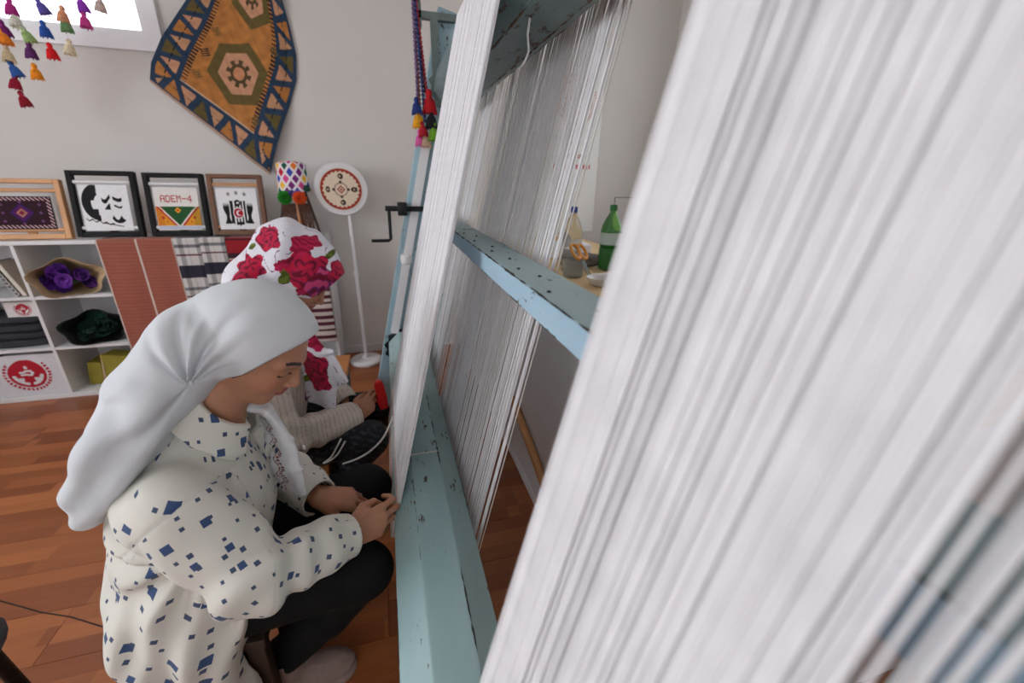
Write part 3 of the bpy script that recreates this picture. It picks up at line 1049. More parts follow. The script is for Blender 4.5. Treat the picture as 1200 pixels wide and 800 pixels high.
def crest_dye(u, v):
    W, B, R_ = A(234, 233, 236), A(18, 18, 20), A(176, 20, 40)
    c = paint(u.shape, W)
    for k, (a, b) in enumerate(((0.30, 0.86), (0.50, 0.89), (0.70, 0.86))):
        an = np.arctan2(v - b, (u - a) * 1.1)
        rr = np.hypot((u - a) * 1.1, v - b)
        c[rr < 0.034 + 0.022 * np.cos(5 * (an - np.pi / 2))] = B
    x, y = u - 0.5, v - 0.42
    sh = (np.abs(x) < 0.20) & (y > -0.22) & (y < 0.28) | ((np.abs(x) < 0.20 * (1 - ((-0.22 - y) / 0.12) ** 2)) & (y <= -0.22) & (y > -0.34))
    c[sh] = B
    st = sh & (np.abs(x) < 0.145)
    c[st & (np.mod(x * 13 + 0.5, 1) < 0.5)] = W
    wing = (np.abs(np.abs(x) - 0.27) < 0.07 + 0.03 * np.sin(y * 14)) & (y > -0.28) & (y < 0.24 - 0.1 * np.mod(np.abs(x) * 24, 1))
    c[wing] = B
    c[(np.abs(np.abs(x) - 0.205) < 0.012) & (y > -0.2) & (y < 0.26)] = W
    head = np.hypot(x, (y - 0.22) * 0.9) < 0.075
    c[head] = B
    c[(np.abs(x - 0.01) < 0.03) & (np.abs(y - 0.23) < 0.02)] = W
    d = np.hypot(x, y + 0.02)
    c[d < 0.135] = W
    c[d < 0.115] = R_
    c[(np.hypot(x - 0.015, y + 0.02) < 0.07) & (np.hypot(x - 0.04, y + 0.02) > 0.055)] = W
    c[(np.abs(x) < 0.08) & (np.abs(y + 0.27) < 0.035)] = B
    return c


table_loom('natural wood table loom holding a dark plum patterned little carpet', -1.985, 0.40, 0.33, 3.10, M['wood_light'], M['wood_light'], carpet_dye, 0.285, 0.055, 0.235, 0.16, 0.0)
table_loom('black framed table loom with a black and white stencilled face', -1.592, 0.33, 0.375, 3.10, M['black_wood'], M['white_board'], stencil_dye, 0.235, 0.035, 0.295, 0.2)
table_loom('black framed table loom with red lettering over a zigzag border', -1.232, 0.315, 0.37, 3.10, M['black_wood'], M['white_board'], geo_dye, 0.23, 0.035, 0.285, 0.2)
table_loom('brown wooden table loom with a black eagle crest', -0.905, 0.305, 0.37, 3.10, M['wood_brown'], M['wood_light'], crest_dye, 0.225, 0.035, 0.285, 0.2)

# ---- wooden easel with brown fringe and the patchwork cap on it
t = empty('fringe_easel', (-0.572, 3.16, STOP + 0.002), 0, 'small dark wooden easel hung with a long brown yarn fringe', 'easel')
for a, b in (((-0.125, 0.0, 0.0), (-0.022, 0.042, 0.456)), ((0.125, 0.0, 0.0), (0.022, 0.042, 0.456)), ((0.0, 0.16, 0.0), (0.0, 0.05, 0.456))):
    MB().tube([a, b], 0.009, 8).build('leg', M['wood_dark'], t)
MB().tube([(-0.085, 0.018, 0.19), (0.085, 0.018, 0.19)], 0.008, 8).build('crossbar', M['wood_brown'], t)
MB().tube([(0.012, -0.004, 0.0), (0.0, 0.02, 0.30)], 0.010, 8).build('front_strut', M['wood_orange'], t)
fr = MB()
for k in range(46):
    x = -0.092 + 0.184 * k / 45
    fr.tube([(x * 0.86, 0.006, 0.2), (x + 0.003 * math.sin(k * 2.1), 0.0, 0.1), (x + 0.005 * math.sin(k * 3.7), -0.004, 0.012 + 0.01 * math.sin(k * 5.1))], 0.0028, 5)
o = fr.build('yarn_fringe', mat('brown_yarn', (92, 62, 50), 0.95, 0.25, 60), t)
o['kind'] = 'stuff'
cap = empty('patchwork_cap', (-0.572, 3.20, STOP + 0.275), 0, 'tall cap of bright diamond patches with pompoms on the easel', 'cap')
pal = [A(232, 226, 232), A(196, 30, 60), A(232, 120, 40), A(60, 80, 180), A(220, 80, 150), A(240, 190, 60), A(28, 90, 70), A(120, 40, 120)]


def cap_pos(u, v):
    a = u * 2 * np.pi - np.pi / 2 - np.pi
    r = np.where(v < 0.8, 0.098 - 0.012 * v / 0.8, 0.086 * np.sqrt(np.clip(1 - ((v - 0.8) / 0.2) ** 2, 0, 1)) + 0.0005)
    z = np.where(v < 0.8, 0.165 * v / 0.8, 0.165 + 0.02 * (v - 0.8) / 0.2)
    return r * np.cos(a), r * np.sin(a) * 0.8, z


def cap_dye(u, v):
    c = paint(u.shape, A(236, 230, 234))
    p, q = np.floor(u * 10 + v * 2.6), np.floor(u * 10 - v * 2.6)
    fp, fq = np.mod(u * 10 + v * 2.6, 1), np.mod(u * 10 - v * 2.6, 1)
    k = np.mod(p * 3 + q * 5 + p * q, 7).astype(int) + 1
    inside = (np.abs(fp - 0.5) < 0.36) & (np.abs(fq - 0.5) < 0.36) & (np.mod(p + q, 2) < 1.5)
    for i in range(1, 8):
        c[inside & (k == i)] = pal[i]
    return c


sheet('crown', cap_pos, 160, 80, cap_dye, M['dye'], cap, 0.003)


def pompom(mt, r, loc, parent, seed):
    q = np.random.RandomState(seed)
    mb = MB()
    for k in range(150):
        z = 1 - 2 * (k + 0.5) / 150
        a = k * 2.39996
        s = math.sqrt(1 - z * z)
        d = Vector((s * math.cos(a), s * math.sin(a), z))
        e = d.orthogonal().normalized() * r * 0.10
        g = d.cross(e)
        tip = d * r * q.uniform(0.88, 1.08)
        mb.add([d * r * 0.3 + e, d * r * 0.3 - e * 0.5 + g * 0.8, d * r * 0.3 - e * 0.5 - g * 0.8, tip + e, tip - e * 0.5 + g * 0.8, tip - e * 0.5 - g * 0.8],
               [(0, 1, 4, 3), (1, 2, 5, 4), (2, 0, 3, 5), (3, 4, 5)])
    return mb.build('pompom', mt, parent, loc=loc)


for k, (col, loc) in enumerate((((40, 150, 40), (-0.05, -0.085, -0.035)), ((236, 92, 36), (0.038, -0.09, -0.035)), ((110, 96, 170), (-0.004, -0.085, -0.008)), ((60, 110, 90), (0.082, -0.055, 0.02)))):
    pompom(mat('pompom_yarn_%d' % k, col, 0.95, 0.2, 80), 0.042 if k < 2 else 0.022, loc, cap, k)

# ---- white pedestal fan with an embroidered cover
fan = empty('pedestal_fan', (-0.25, 3.19, 0), 0, 'white pedestal fan wearing an embroidered round cover beside the bookcase', 'fan')
MB().lathe([(0.115, 0.0), (0.12, 0.008), (0.12, 0.022), (0.108, 0.034), (0.03, 0.04), (0.022, 0.07)], 32).build('base', M['white_frame'], fan, True)
MB().lathe([(0.013, 0.05), (0.013, 0.7), (0.011, 0.705), (0.011, 1.12)], 14).build('pole', M['white_frame'], fan, True)
MB().lathe([(0.018, -0.02), (0.02, 0), (0.018, 0.02)], 14, (0, 0, 0.7)).build('height_collar', M['white_frame'], fan, True)
hd = MB().lathe([(0.02, -0.07), (0.06, -0.065), (0.145, -0.045), (0.168, -0.015), (0.172, 0.01), (0.165, 0.022), (0.02, 0.026)], 40, axis='y').build('head_cover', M['white_board'], fan, True)
hd.location = (-0.03, 0, 1.278)


def fan_pos(u, v):
    a, r = u * 2 * np.pi, 0.134 * v
    return r * np.cos(a) - 0.03, -0.028 - 0.004 * (1 - v * v), 1.278 + r * np.sin(a)


def fan_dye(u, v):
    c = paint(u.shape, A(226, 208, 184))
    a, r = u * 2 * np.pi, v
    x, y = r * np.cos(a), r * np.sin(a)
    wav = 0.03 * np.sin(a * 26)
    c[(r > 0.84 + wav) & (r < 0.97)] = A(158, 52, 40)
    bl, rd = A(52, 42, 46), A(160, 60, 50)
    for k in range(4):
        p, q = math.cos(k * math.pi / 2), math.sin(k * math.pi / 2)
        c[np.hypot(x - 0.62 * p, y - 0.62 * q) < 0.13 + 0.03 * np.cos(9 * a)] = bl
        c[np.hypot(x - 0.62 * p, y - 0.62 * q) < 0.05] = A(200, 170, 140)
        c[np.hypot(x - 0.34 * p, y - 0.34 * q) < 0.07] = bl
    c[(np.abs(r - 0.30) < 0.022) & (np.mod(a * 8, 1) < 0.75)] = A(140, 100, 90)
    c[(np.abs(x) + np.abs(y)) < 0.2] = rd
    c[(np.abs(x) + np.abs(y)) < 0.12] = A(226, 208, 184)
    c[(np.abs(x) + np.abs(y)) < 0.07] = rd
    return c


sheet('embroidered_disc', fan_pos, 160, 50, fan_dye, M['dye'], fan)
rf = MB()
for k in range(60):
    a = 2 * math.pi * k / 60
    c_, s_ = math.cos(a), math.sin(a)
    rf.tube([(-0.03 + 0.165 * c_, 0.01, 1.278 + 0.165 * s_), (-0.03 + 0.178 * c_, 0.004 + 0.012 * (k % 2), 1.278 + 0.178 * s_), (-0.03 + 0.186 * c_, 0.02 * (k % 2), 1.278 + 0.186 * s_)], 0.0018, 5)
o = rf.build('lace_edge', M['white_board'], fan)
o['kind'] = 'stuff'

# ------------------------------------------------------------------ kilim on the far wall
kil = empty('hanging_kilim', (-0.85, 3.40, 1.36), 0, 'orange and blue kilim hung askew on the wall beside window', 'kilim')
EL = np.array([(-1.30, 1.87), (-1.268, 1.97), (-1.185, 2.10), (-1.0, 2.314), (-0.74, 2.62)])
ER = np.array([(-0.742, 1.36), (-0.66, 1.56), (-0.565, 1.77), (-0.492, 1.94), (-0.472, 2.08), (-0.485, 2.22), (-0.505, 2.37), (-0.53, 2.62)])


def along(E_, t):
    d = np.r_[0, np.cumsum(np.hypot(*np.diff(E_, axis=0).T))]
    d /= d[-1]
    return np.interp(t, d, E_[:, 0]), np.interp(t, d, E_[:, 1])


def kil_pos(u, v):
    lx, lz = along(EL, v)
    rx_, rz_ = along(ER, v)
    s = 0.02 * np.sin(np.pi * u)
    x = lx + (rx_ - lx) * u
    z = lz + (rz_ - lz) * u + 0.02 * np.sin(np.pi * u) * (v - 0.2)
    fold = 0.018 + 0.016 * np.sin(u * 9 + v * 2) * (0.3 + u) + 0.03 * np.exp(-((u - 1.0) / 0.12) ** 2) * np.sin(v * 9)
    y = -np.clip(fold + 0.02 * np.exp(-(u / 0.15) ** 2), 0.006, None)
    return x + 0.85, y + 0.014, z - 1.36


def kil_dye(u, v):
    n_ = u.shape
    BL, OR, TAN, OLV, DK, PK = A(40, 62, 88), A(190, 124, 62), A(200, 150, 112), A(104, 88, 44), A(30, 30, 36), A(206, 150, 116)
    U, V = u * 0.76, v * 1.15
    c = paint(n_, OR)
    hashy = 0.5 + 0.5 * np.sin(u * 43 + np.sin(v * 31) * 2)
    c *= (0.88 + 0.2 * hashy)[..., None]
    bu = np.minimum(U, 0.76 - U)
    bw = 0.15
    border = (V < bw) | (bu < bw)
    c[border] = BL
    # triangle pairs along the borders
    def tri(along_, across, sel):
        t_ = along_ / 0.082
        k = np.floor(t_)
        f = np.mod(t_, 1) - 0.5
        a_ = (across - 0.075) / 0.05
        hgt = np.where(np.mod(k, 2) < 1, (a_ + 1) / 2, (1 - a_) / 2)
        m1 = sel & (np.abs(a_) < 0.98) & (np.abs(f) < 0.56 * hgt)
        cols = [TAN, OR, PK, OLV]
        for q in range(4):
            c[m1 & (np.mod(k, 4) == q)] = cols[q]
        c[sel & (np.abs(a_) < 0.07) & (np.mod(t_ * 2.0, 1) < 0.6)] = DK
    selV = (V < bw) & (V < bu + 0.02)
    tri(U, V, selV)
    selU = (bu < bw) & ~selV
    tri(V, bu, selU)
    # comb edge between border and field
    comb = (~border) & (bu < bw + 0.032) & (np.mod(V * 46, 1) < 0.5)
    c[comb] = DK
    ln = (~border) & (V < bw + 0.008)
    c[ln] = A(214, 180, 150)
    # medallions
    for (cu, cv) in ((0.42, 0.40), (0.42, 0.86)):
        du, dv = np.abs(U - cu), np.abs(V - cv)
        h = np.maximum(dv, du * 0.8 + dv * 0.45) if cv < 0 else np.maximum(du * 1.0, dv * 0.86 + du * 0.5)
        c[(h < 0.165) & ~border] = OLV
        c[(h < 0.112) & ~border] = PK
        st = np.hypot(U - cu, V - cv)
        an = np.arctan2(V - cv, U - cu)
        c[(st < 0.066 + 0.012 * np.sign(np.sin(an * 8)))] = A(84, 68, 40)
        c[(st < 0.036)] = A(206, 140, 100)
    for (cu, cv) in ((0.22, 0.25), (0.22, 0.55), (0.60, 0.22), (0.60, 0.62), (0.21, 0.40)):
        q = np.abs(U - cu) + np.abs(V - cv)
        c[(q < 0.034) & (np.mod((U - V) * 60, 1) < 0.6)] = OLV if cv != 0.40 else DK
    c[V < 0.014] = A(188, 150, 128)
    c *= (0.86 + 0.10 * np.sin(V * 90 + 2 * np.sin(U * 40)) * np.sin(U * 55 + V * 12) + 0.05 * np.sin(V * 700))[..., None]
    return c


sheet('weave', kil_pos, 200, 260, kil_dye, M['dye'], kil, 0.004)

# ------------------------------------------------------------------ tassel strands hanging before the window
tz_m = {}


def tassel_mesh(n=18):
    mb = MB()
    mb.lathe([(0.002, 0.004), (0.006, 0.002), (0.0095, -0.004), (0.0085, -0.011), (0.0075, -0.014), (0.011, -0.02), (0.0155, -0.035), (0.0185, -0.052), (0.016, -0.054), (0.002, -0.05)], n)
    # separate yarn ends at the hem
    for k in range(n):
        a = 2 * math.pi * k / n
        r0, r1 = 0.012, 0.0185
        mb.tube([(r0 * math.cos(a), r0 * math.sin(a), -0.022), (r1 * math.cos(a), r1 * math.sin(a), -0.05), (1.03 * r1 * math.cos(a + 0.1), 1.03 * r1 * math.sin(a + 0.1), -0.056 - 0.004 * math.sin(k * 2.7))], 0.0022, 4)
    return mb


TASSEL = tassel_mesh()


def tassel_mat(col):
    if col not in tz_m:
        tz_m[col] = mat('tassel_yarn_%02d' % len(tz_m), col, 0.9, 0.2, 90, 0.4, 400)
    return tz_m[col]


def tassel(parent, loc, col, s=1.0, rot=(0, 0, 0)):
    o = TASSEL.build('tassel', tassel_mat(col), parent, True)
    o.location = loc
    o.scale = (s, s, s)
    o.rotation_euler = rot
    return o


def unproj_y(x, yy, Yp):
    d = Vector((0, 0, 0))
    vx, vy = (x - 600) / FPX, -(yy - 400) / FPX
    d = vx * _r2 + vy * _u2 + _fw
    k = Yp / d.y
    return Vector((0, 0, CAM_H)) + k * d


STR = [('crimson, blue and gold', [((3, 33), (120, 30, 110)), ((4, 43), (226, 130, 30)), ((10, 64), (206, 186, 150)), ((14, 81), (44, 90, 160)), ((20, 96), (160, 16, 50)), ((26, 116), (150, 12, 40))]),
       ('violet and pale green', [((13, 8), (176, 40, 130)), ((20, 24), (214, 214, 200)), ((28, 40), (160, 190, 120)), ((36, 59), (96, 40, 100)), ((42, 84), (230, 140, 20))]),
       ('blue and scarlet', [((45, 7), (96, 84, 170)), ((52, 34), (40, 84, 170)), ((60, 60), (222, 20, 30))]),
       ('peach, green and cream', [((75, 17), (224, 160, 120)), ((77, 28), (110, 150, 100)), ((83, 56), (222, 206, 176))]),
       ('pink and violet', [((94, 4), (150, 60, 190)), ((100, 24), (200, 60, 140)), ((105, 33), (40, 30, 50))]),
       ('single beige', [((119, 5), (206, 184, 176))])]
TY = 3.12
for nm, tl in STR:
    top = unproj_y(tl[0][0][0], tl[0][0][1], TY)
    low = unproj_y(tl[-1][0][0], tl[-1][0][1], TY)
    xm = (top.x + low.x) / 2
    t = empty('tassel_strand', (xm, TY, low.z), 0, 'strand of %s yarn tassels hanging before the window' % nm, 'tassels', 'tassel strands hanging before the window')
    pts = [(0, 0, 2.85 - low.z)]
    for (px_, col) in tl:
        p = unproj_y(px_[0], px_[1], TY)
        big = 0.85 if nm.startswith('pink') and px_[1] > 30 else 1.25
        if px_[1] == 33 and nm.startswith('pink'):
            big = 0.5
        tassel(t, (p.x - xm, 0, p.z - low.z + 0.034), col, big, (rng.uniform(-0.2, 0.2), rng.uniform(-0.3, 0.3), rng.uniform(0, 3)))
        pts.append((p.x - xm, 0, p.z - low.z + 0.034))
    MB().tube(pts, 0.0012, 5).build('cord', M['warp_grey'], t)
MB_rod = MB().tube([(-2.6, TY, 2.843), (-1.25, TY, 2.843)], 0.008, 8).build('hanging_rod', M['white_frame'])
tag(MB_rod, 'slim white rod under the ceiling carrying the tassel strands', 'rod')

# ---- bunch of tassels tied to the loom's bracket
t = empty('tassel_bunch', (0.205, 2.236, 1.5), 0, 'bunch of beaded cords with bright tassels tied to the loom bracket', 'tassels')
for k, (dx, zt, col, s) in enumerate(((0.030, 1.735, (190, 24, 36), 1.7), (0.036, 1.655, (24, 22, 28), 1.4), (0.044, 1.60, (110, 160, 40), 1.4), (-0.022, 1.655, (236, 170, 30), 1.4),
                                      (-0.03, 1.70, (40, 60, 130), 1.2), (-0.010, 1.60, (176, 20, 40), 1.1), (-0.022, 1.568, (210, 90, 160), 1.2), (0.008, 1.565, (206, 176, 150), 1.25))):
    tassel(t, (dx, -0.01 * (k % 3), zt - 1.5), col, s, (0, rng.uniform(-0.1, 0.1), rng.uniform(0, 3)))
for k, (dx, col, zb) in enumerate(((0.018, (60, 30, 40), 1.73), (0.006, (40, 50, 110), 1.6), (-0.012, (150, 70, 50), 1.66), (-0.02, (120, 90, 130), 1.62), (0.026, (170, 30, 50), 1.66))):
    mb = MB()
    zz = 2.10
    k2 = 0
    while zz > zb:
        f_ = (2.10 - zz) / 0.55
        mb.lathe([(0.002, 0.009), (0.0075, 0.005), (0.0075, -0.005), (0.002, -0.009)], 8, (dx * (0.25 + f_) - 0.012 * (1 - f_), -0.006 * (k % 2) + 0.028 * max(0.0, 1 - f_ * 1.6), zz - 1.5))
        zz -= 0.0175
        k2 += 1
    mb.build('beaded_cord', mat('beads_%d' % k, col, 0.6, 0.4, 60), t, True)

# ------------------------------------------------------------------ poster, counter and what stands on it
po = empty('wall_poster', (1.45, 3.415, 0.95), 0, 'white wall poster with faint round emblem and red lettering', 'poster')


def poster_dye(u, v):
    c = paint(u.shape, A(236, 236, 234))
    x, z = 1.18 + u * 0.55, 0.95 + v * 1.8
    d = np.hypot(x - 1.50, z - 1.95)
    a = np.arctan2(z - 1.95, x - 1.50)
    pink = A(206, 162, 158)
    c[(np.abs(d - 0.165) < 0.014) & (np.mod(a * 9, 1) < 0.55)] = pink
    c[(np.abs(d - 0.135) < 0.006)] = pink
    c[(d < 0.115) & (np.sin(x * 130 + 2 * np.sin(z * 60)) * np.sin(z * 150) > 0.35)] = pink
    rd = A(190, 40, 44)
    for (z0, h, x0, x1) in ((1.635, 0.02, 1.475, 1.49), (1.535, 0.032, 1.36, 1.615), (1.455, 0.032, 1.33, 1.66)):
        s = (z > z0) & (z < z0 + h) & (x > x0) & (x < x1)
        k = np.mod((x - 1.30) / 0.029, 1)
        gl = (k < 0.26) | ((k < 0.66) & (np.mod((z - z0) / h * 2.0 + np.floor((x - 1.30) / 0.029) * 0.37, 1) < 0.38)) | ((k > 0.48) & (k < 0.70) & (np.mod(np.floor((x - 1.30) / 0.029), 2) < 1))
        c[s & gl] = rd
    return c


sheet('paper', lambda u, v: ((1.18 + u * 0.55) - 1.45, -0.003 - 0.002 * np.sin(u * 5), v * 1.8), 190, 420, poster_dye, M['print'], po, 0.001)

CT = 0.912
cnt = empty('work_counter', (1.0, 1.9, 0), 0, 'long white work counter with a light wooden top behind the loom', 'counter')
M['counter_top'] = mat('pale_maple_top', (226, 196, 146), 0.45, 0.08, 6)
def ctp(mb, nm, mt):
    o = mb.build(nm, mt, cnt); o.location = (-1.0, -1.9, 0); return bevel_obj(o, 0.002)
ctp(MB().box(0.53, 0.548, 0.45, 3.40, 0.0, CT - 0.03), 'front_panel', M['white_board'])
ctp(MB().box(0.548, 1.55, 0.45, 0.468, 0.0, CT - 0.03), 'side_panel', M['white_board'])
ctp(MB().box(0.548, 1.55, 3.38, 3.398, 0.0, CT - 0.03), 'side_panel', M['white_board'])
ctp(MB().box(0.528, 1.56, 0.44, 3.402, CT - 0.03, CT), 'top', M['counter_top'])
ctp(MB().box(0.524, 0.53, 0.45, 3.40, 0.0, 0.05), 'plinth', M['white_frame'])

rod = MB().tube([(0.5120, 1.70, 0.372), (0.5119, 1.69, 0.369), (0.5098, 1.27, 0.244), (0.5060, 0.52, 0.018)], [0.011, 0.018, 0.018, 0.018], 14).build('wooden_rod', M['wood_light'], smooth=True)
tag(rod, 'round beech rod leaning along the foot of the white counter', 'rod')


def clear_mat(name, col, tr=0.9, rough=0.05):
    m, nt, b, N, L = nodes(name)
    nz = N('ShaderNodeTexNoise'); nz.inputs['Scale'].default_value = 8
    rp = N('ShaderNodeValToRGB')
    c = srgb(*col)
    rp.color_ramp.elements[0].color = (*[x * 0.94 for x in c], 1); rp.color_ramp.elements[1].color = (*c, 1)
    L(nz.outputs['Fac'], rp.inputs['Fac']); L(rp.outputs['Color'], b.inputs['Base Color'])
    b.inputs['Transmission Weight'].default_value = tr
    b.inputs['Roughness'].default_value = rough
    b.inputs['IOR'].default_value = 1.25
    return m


def bottle(name, label, loc, h, r, shell, liquid, capmt, label_mt, fill):
    t = empty(name, loc, 0, label, 'bottle')
    prof = [(r * 0.72, 0.0), (r * 0.95, 0.008), (r, 0.03), (r, h * 0.34), (r * 0.93, h * 0.37), (r, h * 0.40), (r, h * 0.60), (r * 0.86, h * 0.70), (r * 0.6, h * 0.80), (r * 0.32, h * 0.88), (r * 0.27, h * 0.92)]
    MB().lathe(prof, 28).build('shell', shell, t, True)
    if liquid:
        MB().lathe([(r * 0.68, 0.006), (r * 0.9, 0.012), (r * 0.955, 0.03), (r * 0.955, fill)], 28).build('liquid', liquid, t, True)
    MB().lathe([(r * 0.34, h * 0.915), (r * 0.35, h * 0.92), (r * 0.35, h * 0.985), (r * 0.30, h)], 18).build('screw_cap', capmt, t, True)
    if label_mt:
        lb = MB()
        n = 28
        v = [(r * 1.012 * math.cos(2 * math.pi * k / n), r * 1.012 * math.sin(2 * math.pi * k / n), z) for z in (h * 0.41, h * 0.59) for k in range(n)]
        lb.add(v, [(k, (k + 1) % n, n + (k + 1) % n, n + k) for k in range(n)])
        lb.build('paper_label', label_mt, t, True, fix=False)
    return t


bottle('green_bottle', 'green plastic drink bottle half full on the counter', (1.125, 2.0, CT), 0.335, 0.056, clear_mat('green_plastic', (140, 216, 140), 0.85), clear_mat('green_drink', (30, 130, 30), 0.45), mat('green_cap', (24, 110, 50), 0.4), mat('pale_label', (188, 204, 196), 0.5, 0.1), 0.135)
bottle('water_bottle', 'clear plastic bottle with blue cap on the counter', (0.905, 2.0, CT), 0.325, 0.05, clear_mat('clear_plastic', (240, 242, 238), 0.9), None, mat('blue_cap', (28, 60, 160), 0.4), None, 0)
sc = empty('scissors', (0.865, 1.86, CT), 0, 'scissors with orange handles lying on the counter', 'scissors')
for s in (-1, 1):
    a = [(0.028 * math.cos(q) + s * 0.026, 0.04 * math.sin(q), 0.012) for q in [i * math.pi / 6 for i in range(13)]]
    MB().tube(a, 0.0075, 8, cap=False).build('handle', mat('orange_plastic_%d' % (s + 1), (226, 150, 40), 0.4), sc, True)
    MB().prism([(s * 0.014, -0.035), (-s * 0.01, -0.06), (-s * 0.012, -0.16), (-s * 0.004, -0.06)], 'z', 0.008, 0.013).build('blade', M['grey_iron'], sc)
sc.rotation_euler = (0, 0, 0.7)
sc.location = (0.90, 1.90, CT + 0.035)
sc.rotation_euler = (0.9, 0.1, 0.5)
sc.location = (0.868, 1.85, CT + 0.121)
tub = empty('scissor_tub', (0.865, 1.875, CT), 0, 'small clear tub of tools holding the orange scissors', 'tub')
MB().lathe([(0.045, 0.0), (0.05, 0.01), (0.055, 0.085), (0.052, 0.085), (0.047, 0.012), (0.02, 0.008)], 24).build('wall', clear_mat('tub_plastic', (226, 228, 224), 0.8), tub, True)
bw = empty('white_bowl', (0.905, 1.672, CT), 0, 'shallow white bowl near the counter edge', 'bowl')
MB().lathe([(0.025, 0.0), (0.04, 0.006), (0.058, 0.035), (0.06, 0.04), (0.056, 0.038), (0.03, 0.01)], 28).build('bowl_wall', M['white_frame'], bw, True)
gl = empty('drinking_glass', (0.93, 1.562, CT), 0, 'low clear drinking glass beside the white bowl', 'glass')
MB().lathe([(0.026, 0.0), (0.03, 0.006), (0.034, 0.06), (0.032, 0.06), (0.028, 0.01), (0.01, 0.008)], 24).build('glass_wall', clear_mat('drinking_glass_clear', (214, 232, 230), 0.92), gl, True)
v, f = lump(0, 0, 0.035, 0.10, 0.07, 0.035, 11, 0.2)
o = MB().add(v, f).build('grey_yarn_bundle', mat('grey_wool', (120, 112, 108), 0.95, 0.3, 60, 0.5), None, True, loc=(1.02, 2.13, CT))
tag(o, 'grey wool bundle lying between the two bottles', 'yarn bundle')
v, f = lump(0, 0, 0.05, 0.13, 0.09, 0.05, 15, 0.2)
o = MB().add(v, f).build('white_yarn_bundle', M['warp'], None, True, loc=(1.06, 2.40, CT))
tag(o, 'big white yarn bundle at the back of the counter', 'yarn bundle')
o = MB().box(-0.15, 0.15, -0.21, 0.21, 0, 0.002).build('paper_sheet', mat('white_paper', (240, 240, 240), 0.8), None, loc=(1.145, 1.72, CT))
o.rotation_euler = (0, 0, 0.15)
tag(o, 'sheet of white paper lying on the counter before the bottle', 'paper')
st = empty('wire_stand', (1.38, 2.3, CT), 0, 'thin grey wire stand rising behind the bottles', 'stand')
MB().tube([(-0.08, 0, 0.005), (-0.085, 0, 0.36), (0.16, 0, 0.36), (0.16, 0, 0.005)], 0.004, 6).build('wire_frame', M['grey_iron'], st)
MB().box(-0.1, 0.18, -0.04, 0.04, 0, 0.008).build('foot_plate', M['grey_iron'], st)

# ------------------------------------------------------------------ bench, grey stool
ben = empty('weavers_bench', (-0.45, 1.55, 0), 0, 'low bench with varnished wooden seat and grey blue legs before loom', 'bench')
for k in range(3):
    x0 = -0.165 + k * 0.111
    bevel_obj(MB().box(x0, x0 + 0.108, -0.27, 0.95, 0.322, 0.349).build('seat_board', M['wood_orange'], ben), 0.003)
for yy in (-0.2, 0.86):
    for xx in (-0.15, 0.115):
        bevel_obj(MB().box(xx, xx + 0.04, yy - 0.03, yy + 0.03, 0, 0.322).build('leg', M['beam_dark'], ben), 0.003)
    bevel_obj(MB().box(-0.11, 0.115, yy - 0.015, yy + 0.015, 0.26, 0.322).build('rail', M['beam_dark'], ben), 0.002)
sto = empty('grey_stool', (-1.035, 0.70, 0), 0.3, 'dark grey upholstered stool on the floor behind the bench', 'stool')
MB().box(-0.2, 0.2, -0.2, 0.2, 0.36, 0.44, 0, 0.035).build('seat', mat('dark_grey_upholstery', (66, 70, 78), 0.9, 0.1, 30, 0.3), sto, True)
for sx in (-1, 1):
    for sy in (-1, 1):
        MB().tube([(sx * 0.16, sy * 0.16, 0.37), (sx * 0.18, sy * 0.18, 0.0)], 0.014, 10).build('leg', M['black_iron'], sto, True)
ds = empty('dark_stool', (-0.470, 0.885, 0), 0, 'low dark wooden stool under the person in plain white scarf', 'stool')
for k in range(3):
    bevel_obj(MB().box(-0.113 + k * 0.0763, -0.0385 + k * 0.0763, -0.112, 0.112, 0.322, 0.349).build('seat_board', M['wood_dark'], ds), 0.003)
for sx in (-0.108, 0.070):
    for sy in (-0.108, 0.070):
        bevel_obj(MB().box(sx, sx + 0.038, sy, sy + 0.038, 0, 0.322).build('leg', M['wood_dark'], ds), 0.003)
for sy in (-0.100, 0.080):
    bevel_obj(MB().box(-0.07, 0.07, sy, sy + 0.02, 0.23, 0.285).build('rail', M['wood_dark'], ds), 0.002)


# let the bouquets lie on their shelves
def settle(root, z):
    bpy.context.view_layer.update()
    low = min((o.matrix_world @ v.co).z for o in bpy.data.objects if o.parent == root for v in o.data.vertices)
    root.location.z += z - low


settle(bq, 0.6635)
settle(bq2, 0.3435)
# ------------------------------------------------------------------ implicit-surface modelling for the people
import openvdb


def V3(*a):
    return np.array(a, dtype=np.float32)


def unit(v):
    v = np.asarray(v, dtype=np.float32)
    return v / np.linalg.norm(v)


def cap_(P, a, b, ra, rb):
    a, b = np.asarray(a, np.float32), np.asarray(b, np.float32)
    ba = b - a
    q = P - a
    h = np.clip(q @ ba / float(ba @ ba), 0, 1)
    return np.linalg.norm(q - h[:, None] * ba, axis=1) - (ra + (rb - ra) * h)


def ell_(P, c, r, R=None):
    q = P - np.asarray(c, np.float32)
    if R is not None:
        q = q @ np.asarray(R, np.float32).T
    r = np.asarray(r, np.float32)
    k0 = np.linalg.norm(q / r, axis=1)
    k1 = np.linalg.norm(q / (r * r), axis=1)
    return k0 * (k0 - 1.0) / np.maximum(k1, 1e-6)


def smin(a, b, k):
    h = np.clip(0.5 + 0.5 * (b - a) / k, 0, 1)
    return b * (1 - h) + a * h - k * h * (1 - h)


def smax(a, b, k):
    return -smin(-a, -b, k)


def chain_(P, pts, rad, k=0.0):
    d = None
    for i in range(len(pts) - 1):
        e = cap_(P, pts[i], pts[i + 1], rad[i], rad[i + 1])
        d = e if d is None else (np.minimum(d, e) if k == 0 else smin(d, e, k))
    return d


